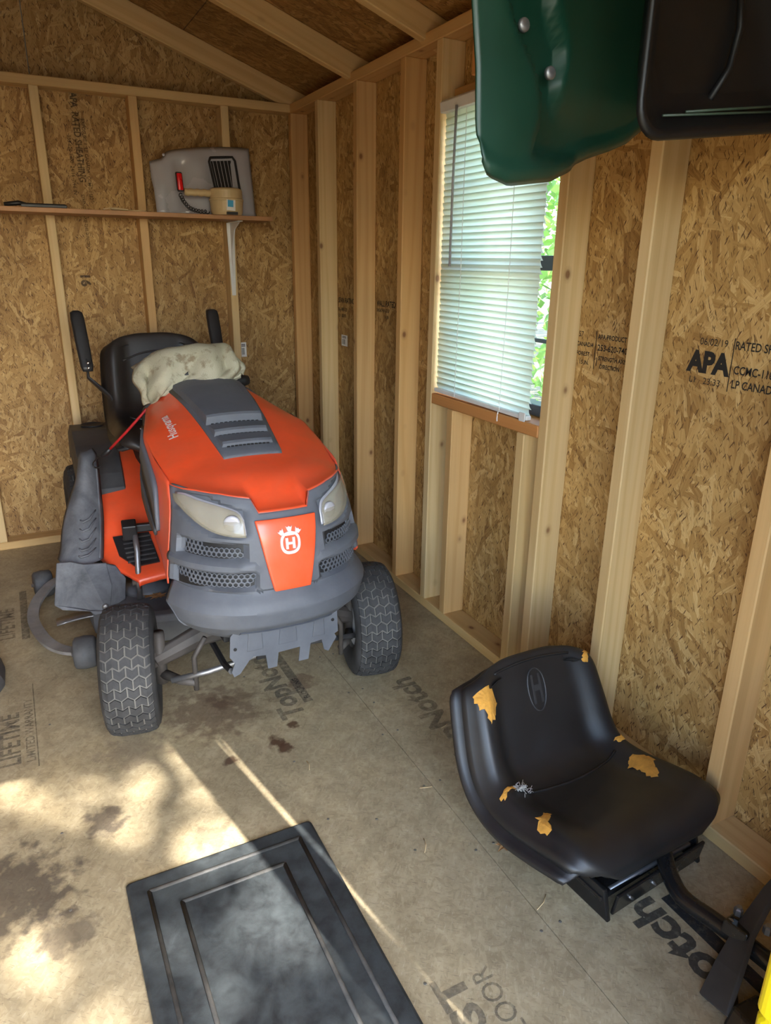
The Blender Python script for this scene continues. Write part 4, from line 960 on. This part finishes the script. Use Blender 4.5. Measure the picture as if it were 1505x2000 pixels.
# rubber mat
MT = thing('floor_mat', 'worn black rubber door mat lying on the floor in the sunlight', 'mat', (-1.173, .985, 0))
MX, MY = .223, .381
def rring(x, y, r, z, n=5):
    return [Vector((sx*(x-r)+r*math.cos(a), sy*(y-r)+r*math.sin(a), z)) for sx, sy, a0 in ((1, 1, 0), (-1, 1, 90), (-1, -1, 180), (1, -1, 270)) for a in [R(a0+90*k/n) for k in range(n+1)]]
g = G(); g.rings([rring(MX, MY, .012, .0005), rring(MX, MY, .012, .007), rring(MX-.006, MY-.006, .010, .010), rring(MX-.040, MY-.040, .004, .010), rring(MX-.043, MY-.043, .004, .008)]); g.build('mat_body', MATM, MT)
for ins in (.045, .105):
    for (x0, y0, x1, y1) in ((-MX+ins, MY-ins, MX-ins, MY-ins), (-MX+ins, -MY+ins, MX-ins, -MY+ins), (-MX+ins, -MY+ins, -MX+ins, MY-ins), (MX-ins, -MY+ins, MX-ins, MY-ins)):
        g = G(); g.tube([(x0, y0, .009), (x1, y1, .009)], .005, 8, flat=.7); g.build('raised_rib', MATRIB, MT, smooth=True)

# loose torn seat lying on its bracket
LS = thing('mower_seat', 'torn black vinyl mower seat with yellow foam showing, standing on the floor', 'seat', (-.372, 1.005, 0), .085)
tilt = bpy.data.objects.new('seat_shell', None); COL.objects.link(tilt); tilt.parent = LS; tilt.location = (0, 0, .112); tilt.rotation_euler = (-.20, .06, 0); tilt.empty_display_size = .05
SEAT2 = seat_fn([(f*.88, z*.84) for f, z in SP], [w*1.07 for w in SHW], SBO)
us = [lerp(-1, 1, k/44) for k in range(45)]; vv = [k/70 for k in range(71)]
g = G(); g.grid([[SEAT2(u, v) for u in us] for v in vv]); cu = g.build('cushion', VINYL, tilt, smooth=True, solid=.040)
g = G(); g.grid([[SEAT2(u*1.02, v, -.036) for u in us] for v in vv[2:60]]); g.build('seat_pan', BLACK, tilt, smooth=True, solid=.014)
def tear(poly, off=.0018):
    rj = random.Random(len(poly)*31+int(poly[0][0]*100)); poly = [(a+rj.uniform(-.018, .018), b+rj.uniform(-.005, .005)) for a, b, _ in crom([(*q, 0) for q in poly+poly[:1]], len(poly)*4+1)[:-1]]
    c = (sum(q[0] for q in poly)/len(poly), sum(q[1] for q in poly)/len(poly)); g = G(); n = len(poly)
    P = [SEAT2(*q, off) for q in poly]; M_ = [SEAT2(lerp(c[0], q[0], .55), lerp(c[1], q[1], .55), off+.0015) for q in poly]
    g.add(P+M_+[SEAT2(*c, off+.002)], [(i, (i+1) % n, n+(i+1) % n, n+i) for i in range(n)]+[(n+i, n+(i+1) % n, 2*n) for i in range(n)])
    g.build('torn_foam', FOAM, cu, recalc=True, solid=.001)['label'] = 'yellow foam showing through a tear'
tear([(-.92, .185), (-.78, .165), (-.70, .185), (-.62, .215), (-.70, .245), (-.80, .25), (-.84, .225), (-.90, .21)])
tear([(.70, .185), (.76, .15), (.84, .128), (.93, .118), (.90, .132), (.82, .158), (.76, .185)])
tear([(.56, .575), (.66, .555), (.75, .565), (.80, .60), (.72, .62), (.64, .65), (.56, .64), (.60, .605)])
tear([(.72, .46), (.84, .455), (.95, .43), (.90, .47), (.78, .485)])
tear([(-.90, .50), (-.80, .485), (-.70, .49), (-.80, .50), (-.88, .515)])
tear([(-.92, .66), (-.86, .63), (-.74, .62), (-.68, .628), (-.78, .645), (-.86, .675)])
vs_, fs_ = text_mesh('H', .050, .0015); mx_ = sum(a for a, b in vs_)/len(vs_)
g = G(); g.add([SEAT2((a-mx_)/.22, .215-(b-.018)/.52, .0016) for a, b in vs_], fs_)
pr = [SEAT2(.125*math.cos(a), .215+.055*math.sin(a), .001) for a in [2*math.pi*k/28 for k in range(29)]]; g.tube(pr, .0018, 6, False); g.build('embossed_h', EMBOSS, cu, recalc=False)
for v0, w, dv in ((.135, .60, -.02), (.50, .66, .03)):
    g = G(); g.tube([SEAT2(lerp(-w, w, k/24), v0+dv*math.cos((k-12)/12*math.pi/2), .0) for k in range(25)], .0035, 6); g.build('seam', VINYL, cu, smooth=True)
for k in range(3):
    g = G(); q = (-.62, .50); random.seed(20+k)
    for j in range(14):
        a, b = random.uniform(0, 6.28), random.uniform(.2, 1); c = SEAT2(q[0]+.10*b*math.cos(a), q[1]+.022*b*math.sin(a), .003); d = c+Vector((random.uniform(-.02, .02), random.uniform(-.02, .02), random.uniform(0, .012))); g.tube([c, (c+d)/2+Vector((0, 0, .004)), d], .0008, 4)
    ob = g.build('grass_clippings', plain('dusty_fluff', (.42, .40, .36), .9), cu); ob['kind'] = 'stuff'
# steel base under the loose seat
g = G(); fr_ = lambda a, b, d: (a, b, d)
g.box((.03, .0, .050), (.33, .34, .012)); g.build('base_plate', BLACKMETAL, LS, bevel=.004)
for s in (-1, 1):
    g = G(); g.prism([(-.19, .002), (.16, .002), (.19, .075), (-.17, .075)], lambda a, b, d: (.03+s*.155-.006+d, a, b), .012); g.build('base_side', BLACKMETAL, LS, bevel=.003)
for y in (-.185, -.12):
    g = G(); g.box((.04, y, .036), (.30, .008, .060), (.15, 0, 0)); sg = g.build('cross_plate', BLACKMETAL, LS, bevel=.003)
    for k in range(3):
        g = G(); g.tube([(-.07+.075*k, y-.006, .045), (-.055+.075*k, y-.006, .030)], .004, 6); g.build('slot_edge', STEEL, sg, smooth=True)
g = G(); g.tube([(-.10, -.16, .052), (.16, -.17, .056)], .006, 8); g.build('pivot_rod', STEEL, LS, smooth=True)

# hitch attachment lying in front of the seat
HT_ = thing('tow_bar', 'black steel tow bar with a bolted cross blade lying beside the torn seat', 'tow bar', (0, 0, 0))
g = G(); g.tube(crom([(-.300, .835, .085), (-.320, .800, .072), (-.338, .745, .062), (-.326, .675, .062), (-.315, .62, .062), (-.305, .55, .060), (-.300, .46, .058)], 40), [.019]*40, 14); g.build('bent_tube', BLACKMETAL, HT_, smooth=True)
g = G(); rings = []
for p, w, th in (((-.150, .632, .190), .009, .004), ((-.235, .628, .142), .011, .005), ((-.318, .612, .095), .017, .005), ((-.385, .590, .055), .025, .005), ((-.440, .572, .012), .030, .004)):
    p = Vector(p); n = Vector((.25, -.80, -.35)).normalized(); q = Vector((.48, .35, .42)); rings.append([p+Vector((0, w, -.2*w))+n*th, p+Vector((0, -w, .2*w))+n*th, p+Vector((0, -w, .2*w))-n*th, p+Vector((0, w, -.2*w))-n*th])
g.rings(rings); bl = g.build('cross_blade', BLADE, HT_, bevel=.002)
for p in ((-.300, .645, .105), (-.328, .640, .088), (-.285, .590, .104)):
    g = G(); g.lathe([(-.008, .009), (.006, .009), (.008, .006), (.012, .006), (.012, 0)], 6, 'Z', p); g.build('hex_bolt', STEEL, bl)
g = G(); g.box((-.312, .628, .080), (.060, .050, .030), (0, .3, .2)); g.build('clamp', BLACKMETAL, bl, bevel=.004)
g = G(); g.prism([(-.05, 0), (.05, 0), (.042, .03), (-.03, .04)], lambda a, b, d: (-.40+a, .545-d, b), .05); g.build('shoe', BLACKMETAL, HT_, bevel=.006)

# plastic tubs hung high by the right wall
def tub_patch(P, n=40):
    return crom([(x, z, 0) for x, z in P], n)
GT = thing('plastic_tub', 'dark green moulded plastic tub with two bolts hanging before the window top', 'tub')
GL = [(-.828, 2.02), (-.822, 1.86), (-.812, 1.691), (-.806, 1.64), (-.800, 1.60), (-.795, 1.532), (-.790, 1.490), (-.776, 1.474)]
rows = []; NG = 46
def g_bot(x): return interp(x, [-.79, -.776, -.735, -.62, -.536, -.46, -.40, -.36, -.33], [1.500, 1.476, 1.466, 1.482, 1.510, 1.538, 1.556, 1.572, 1.60])
def g_left(z): return interp(z, [1.47, 1.49, 1.532, 1.60, 1.691, 2.02], [-.772, -.789, -.795, -.799, -.812, -.828])
for j in range(NG+1):
    f = j/NG; r = []
    for k in range(NG+1):
        u = k/NG; zl = lerp(1.488, 2.02, f); x = lerp(g_left(zl), -.33, u); zb_ = g_bot(x); z = lerp(zb_, 2.02, f)
        # bulging mounting channels pressed in the shell, a rolled rim at the bottom
        c1 = interp(z, [1.51, 1.55, 1.587, 1.632, 1.666, 1.701, 2.0], [-.668, -.651, -.645, -.675, -.717, -.741, -.80]); c2 = interp(z, [1.55, 1.62, 1.642, 1.677, 1.689, 1.718, 2.0], [-.56, -.597, -.588, -.584, -.599, -.628, -.70])
        d = .030*sstep(c1-.004, c1+.007, x)*sstep(1.50, 1.53, z)-.026*sstep(c2-.004, c2+.008, x)*sstep(1.56, 1.63, z)
        y = 1.0+d+.12*sstep(-.78, -.40, x)-.010*(1-sstep(.01, .05, f))
        r.append((x, y, z))
    rows.append(r)
rim = [(x+.020, y+.022, z-.004) for x, y, z in rows[0]]; rim2 = [(x+.034, y+.036, z+.012) for x, y, z in rows[0]]
side = lambda r, dy: [( r[0][0]+.004, r[0][1]+dy, r[0][2])]
g = G(); g.grid([rim2, rim]+rows); sh = g.build('shell', GREEN, GT, smooth=True, solid=.004)
g = G(); g.grid([[(r[0][0]+.85*dy, r[0][1]+dy, r[0][2]) for r in rows] for dy in (0, .006, .03, .06)]); g.build('side_wall', GREEN, sh, smooth=True, solid=.004)
for x, z in ((-.690, 1.686), (-.628, 1.630)):
    g = G(); g.lathe([(.004, .010), (-.001, .010), (-.003, .0075), (-.0035, 0)], 16, 'Y', (x, 1.036 if x < -.65 else 1.042, z)); g.build('bolt', STEEL, GT, smooth=True)
BT = thing('plastic_tub', 'black moulded plastic tub with rounded rim hanging beside the green tub', 'tub')
def rrect(x0, x1, z0, z1, r, y, n=6):
    return [Vector((cx+r*math.cos(R(a0+90*k/n)), y, cz+r*math.sin(R(a0+90*k/n)))) for cx, cz, a0 in ((x1-r, z1-r, 0), (x0+r, z1-r, 90), (x0+r, z0+r, 180), (x1-r, z0+r, 270)) for k in range(n+1)]
g = G(); tl = lambda P: [Vector((p.x, p.y, p.z+.12*(p.x+.5)-.0)) for p in P]
rr = [tl(rrect(*q)) for q in ((-.42, -.20, 1.64, 2.00, .06, 1.02), (-.490, -.15, 1.58, 2.02, .055, .965), (-.552, -.108, 1.528, 2.03, .055, .925), (-.549, -.111, 1.531, 2.027, .055, .917), (-.540, -.120, 1.540, 2.018, .05, .919), (-.532, -.128, 1.550, 2.01, .05, .945), (-.50, -.16, 1.585, 1.98, .06, .985))]
g.rings(rr); bs = g.build('shell', TUBBLACK, BT, smooth=True)
g = G(); g.tube([(-.300, .978, 1.80), (-.290, .975, 1.72), (-.300, .976, 1.66), (-.335, .978, 1.61)], .006, 8); g.build('moulded_ridge', TUBBLACK, bs, smooth=True)
for z0 in (1.556, 1.566):
    g = G(); g.tube([(-.47 if z0 < 1.56 else -.42, .948, z0+.014), (-.13, .948, z0+.052)], .0022, 6); g.build('rim_groove', plain('green_edge', (.05, .075, .05), .4), bs, smooth=True)
# what they hang from: wooden cleat fixed across two rafters
HK = thing('hanging_rail', 'wooden rail across the rafters that carries the plastic tubs', 'rail')
g = G(); g.box((-.45, 1.16, 2.07), (.84, .04, .038)); g.build('rail', LUMBER, HK, bevel=.003)
for x in (-.72, -.30):
    g = G(); g.tube([(x, 1.15, 2.055), (x, 1.11, 2.03), (x, 1.06, 2.022)], .005, 8); g.build('hook', STEEL, HK, smooth=True)
for x in (-.80, -.12):
    g = G(); g.box((x, 1.16, (2.06+raf_low(x)+.05)/2), (.02, .02, raf_low(x)+.05-2.06+.02)); g.build('hanger', STEEL, HK)

# yellow case at the right, mostly out of frame
YC = thing('storage_case', 'bright yellow plastic storage case standing at the bottom right corner', 'case', (-.462, .305, 0), 0)
g = G(); g.rings([rring(.155+dx, .105+dx, .02, z) for z, dx in ((0.0, -.004), (.01, 0), (.30, .004), (.305, .0), (.315, .0), (.318, .006), (.50, .006), (.515, -.004))]); g.build('case_shell', YELLOW, YC, bevel=.002)
for x in (-.08, .08):
    g = G(); g.box((x, -.114, .31), (.04, .012, .06)); g.build('latch', BLACK, YC, bevel=.003)
g = G(); g.tube([(-.07, 0, .51), (-.06, 0, .545), (.06, 0, .545), (.07, 0, .51)], .010, 10); g.build('handle', BLACK, YC, smooth=True)

# dark foot of a tool at the left edge
TS = thing('tool_stand', 'dark plastic tool foot with a round socket at the left edge of the floor', 'tool', (-1.70, 2.44, 0))
g = G(); g.rings([[Vector((x*s, y*s, z)) for x, y in ((-.06, -.10), (.055, -.10), (.070, -.06), (.072, .04), (.058, .12), (-.06, .13))] for z, s in ((0, 1), (.02, 1), (.045, .86), (.06, .6), (.10, .35))]); g.build('foot', GREY_D, TS, bevel=.008)
g = G(); g.lathe([(.085, .026), (.15, .022), (.155, .024), (.17, .024), (.17, .016), (.10, .016)], 20, 'Z', cap=False); g.build('socket', BLACKMETAL, TS, smooth=False)

# dry leaves and straw
def leaf(loc, rz, s, label, name='dry_leaf', mat=LEAFDRY):
    pts = [(0, -.5), (.10, -.28), (.34, -.30), (.22, -.08), (.42, .08), (.18, .12), (.20, .34), (.06, .28), (0, .52), (-.07, .30), (-.22, .32), (-.17, .10), (-.40, .10), (-.20, -.06), (-.32, -.26), (-.10, -.26)]
    g = G(); n = len(pts); P = [(x*s, y*s, .004+.10*s*(abs(x)**1.2)+.03*s*math.sin(y*7)) for x, y in pts]; g.add(P+[(0, 0, .004)], [(i, (i+1) % n, n) for i in range(n)])
    o = g.build(name, mat, solid=.0006); o.location = loc; o.rotation_euler = (0, 0, rz); return tag(o, label, 'leaf', 'dry leaves')
leaf((-.545, 1.085, .0), 1.9, .075, 'curled dry leaf on the floor left of the torn seat')
leaf((-1.135, 2.50, .181), .4, .085, 'dry brown leaf lying on the mower deck')
leaf((-1.105, 2.46, .183), 2.0, .07, 'smaller dry leaf on the mower deck near the linkage')
for x, y, a, L, lb in ((-.60, .90, .3, .05, 'thin dry straw on the floor by the front left corner of the torn seat'), (-.88, 1.55, 1.2, .04, 'short dry straw on the floor between the dark drips and the mat'), (-.64, 1.35, -.5, .035, 'dry straw beside the floor seam left of the torn seat back'),
                       (-.74, 1.15, .9, .045, 'dry straw on the floor right of the mat'), (-.45, 1.55, .1, .03, 'dry straw on the floor behind the torn seat')):
    g = G(); g.tube([(x, y, .0015), (x+L*.5*math.cos(a), y+L*.5*math.sin(a), .004), (x+L*math.cos(a+.2), y+L*math.sin(a+.2), .0015)], .0009, 5); tag(g.build('straw', STRAW, smooth=True), lb, 'straw', 'straws on the floor')

# ================================================================== outdoors
g = G(); g.grid([[(x, y, -.12) for x in (-40, -15, -5, 5, 15, 40)] for y in (-40, -15, -5, 5, 15, 40)])
gd = g.build('ground', DIRT); struct(gd, 'leaf covered forest ground outside')
def tree(name, base, h, crown_c, crown_r, clumps, per, leafsize, seed, label, tr=.11, group=None):
    rnd = random.Random(seed)
    root = thing(name, label, 'tree', base, 0, group)
    g = G(); g.tube([(0, 0, -.1), (rnd.uniform(-.1, .1), rnd.uniform(-.1, .1), h*.5), (crown_c[0]-base[0], crown_c[1]-base[1], h)], [tr*1.2, tr*.9, tr*.4], 10); g.build('trunk', BARK, root, smooth=True)
    V, Fc = [], []
    for c in range(clumps):
        while True:
            p = Vector((rnd.uniform(-1, 1), rnd.uniform(-1, 1), rnd.uniform(-1, 1)))
            if p.length < 1: break
        cc = Vector((crown_c[0]-base[0]+p.x*crown_r[0], crown_c[1]-base[1]+p.y*crown_r[1], crown_c[2]+p.z*crown_r[2])); cr = rnd.uniform(.22, .48)
        for k in range(per):
            d = Vector((rnd.gauss(0, 1), rnd.gauss(0, 1), rnd.gauss(0, .8)))*cr*.6; n = Vector((rnd.gauss(0, 1), rnd.gauss(0, 1), rnd.gauss(0, 1)+.6)).normalized()
            a = n.orthogonal().normalized(); a.rotate(Matrix.Rotation(rnd.uniform(0, 6.28), 3, n)); b = n.cross(a); s = leafsize*rnd.uniform(.6, 1.2); q = cc+d; i = len(V)
            V += [q-a*s*.5, q+b*s*.3, q+a*s*.5, q-b*s*.3]; Fc.append((i, i+1, i+2, i+3))
    g = G(); g.v = [tuple(v) for v in V]; g.f = Fc; fo = g.build('foliage', LEAF, root, recalc=False); fo['kind'] = 'stuff'
    return root
# trees beyond the window
for i, (x, y, h) in enumerate(((3.6, 5.8, 4.6), (5.6, 10.0, 6.0), (8.0, 5.7, 6.0), (10.0, 10.2, 7.0), (6.2, 14.5, 7.5), (11.5, 14.7, 8.0), (6.2, 1.2, 5.5))):
    tree('woodland_tree', (x, y, -.1), h, (x, y, h*.50), (1.45, 1.45, h*.48), 90, 36, .16, 50+i, 'leafy green tree standing in the woods beyond the window', .06+.01*(i % 3), 'trees beyond the window')
# the tree before the doorway: its crown dapples the sun on the floor
cc = Vector((-.975, -6.333, 7.336))
tree('shade_tree', (cc.x+1.9, cc.y-1.6, -.1), cc.z, tuple(cc), (1.9, 1.9, 1.2), 60, 46, .17, 39, 'tall leafy tree in front of the doorway', .16)
tree('shade_tree', (cc.x-4.6, cc.y-1.5, -.1), cc.z+.5, (cc.x-4.8, cc.y-1.5, cc.z+.3), (2.0, 2.0, 1.5), 90, 36, .18, 12, 'second leafy tree further from the doorway', .15)
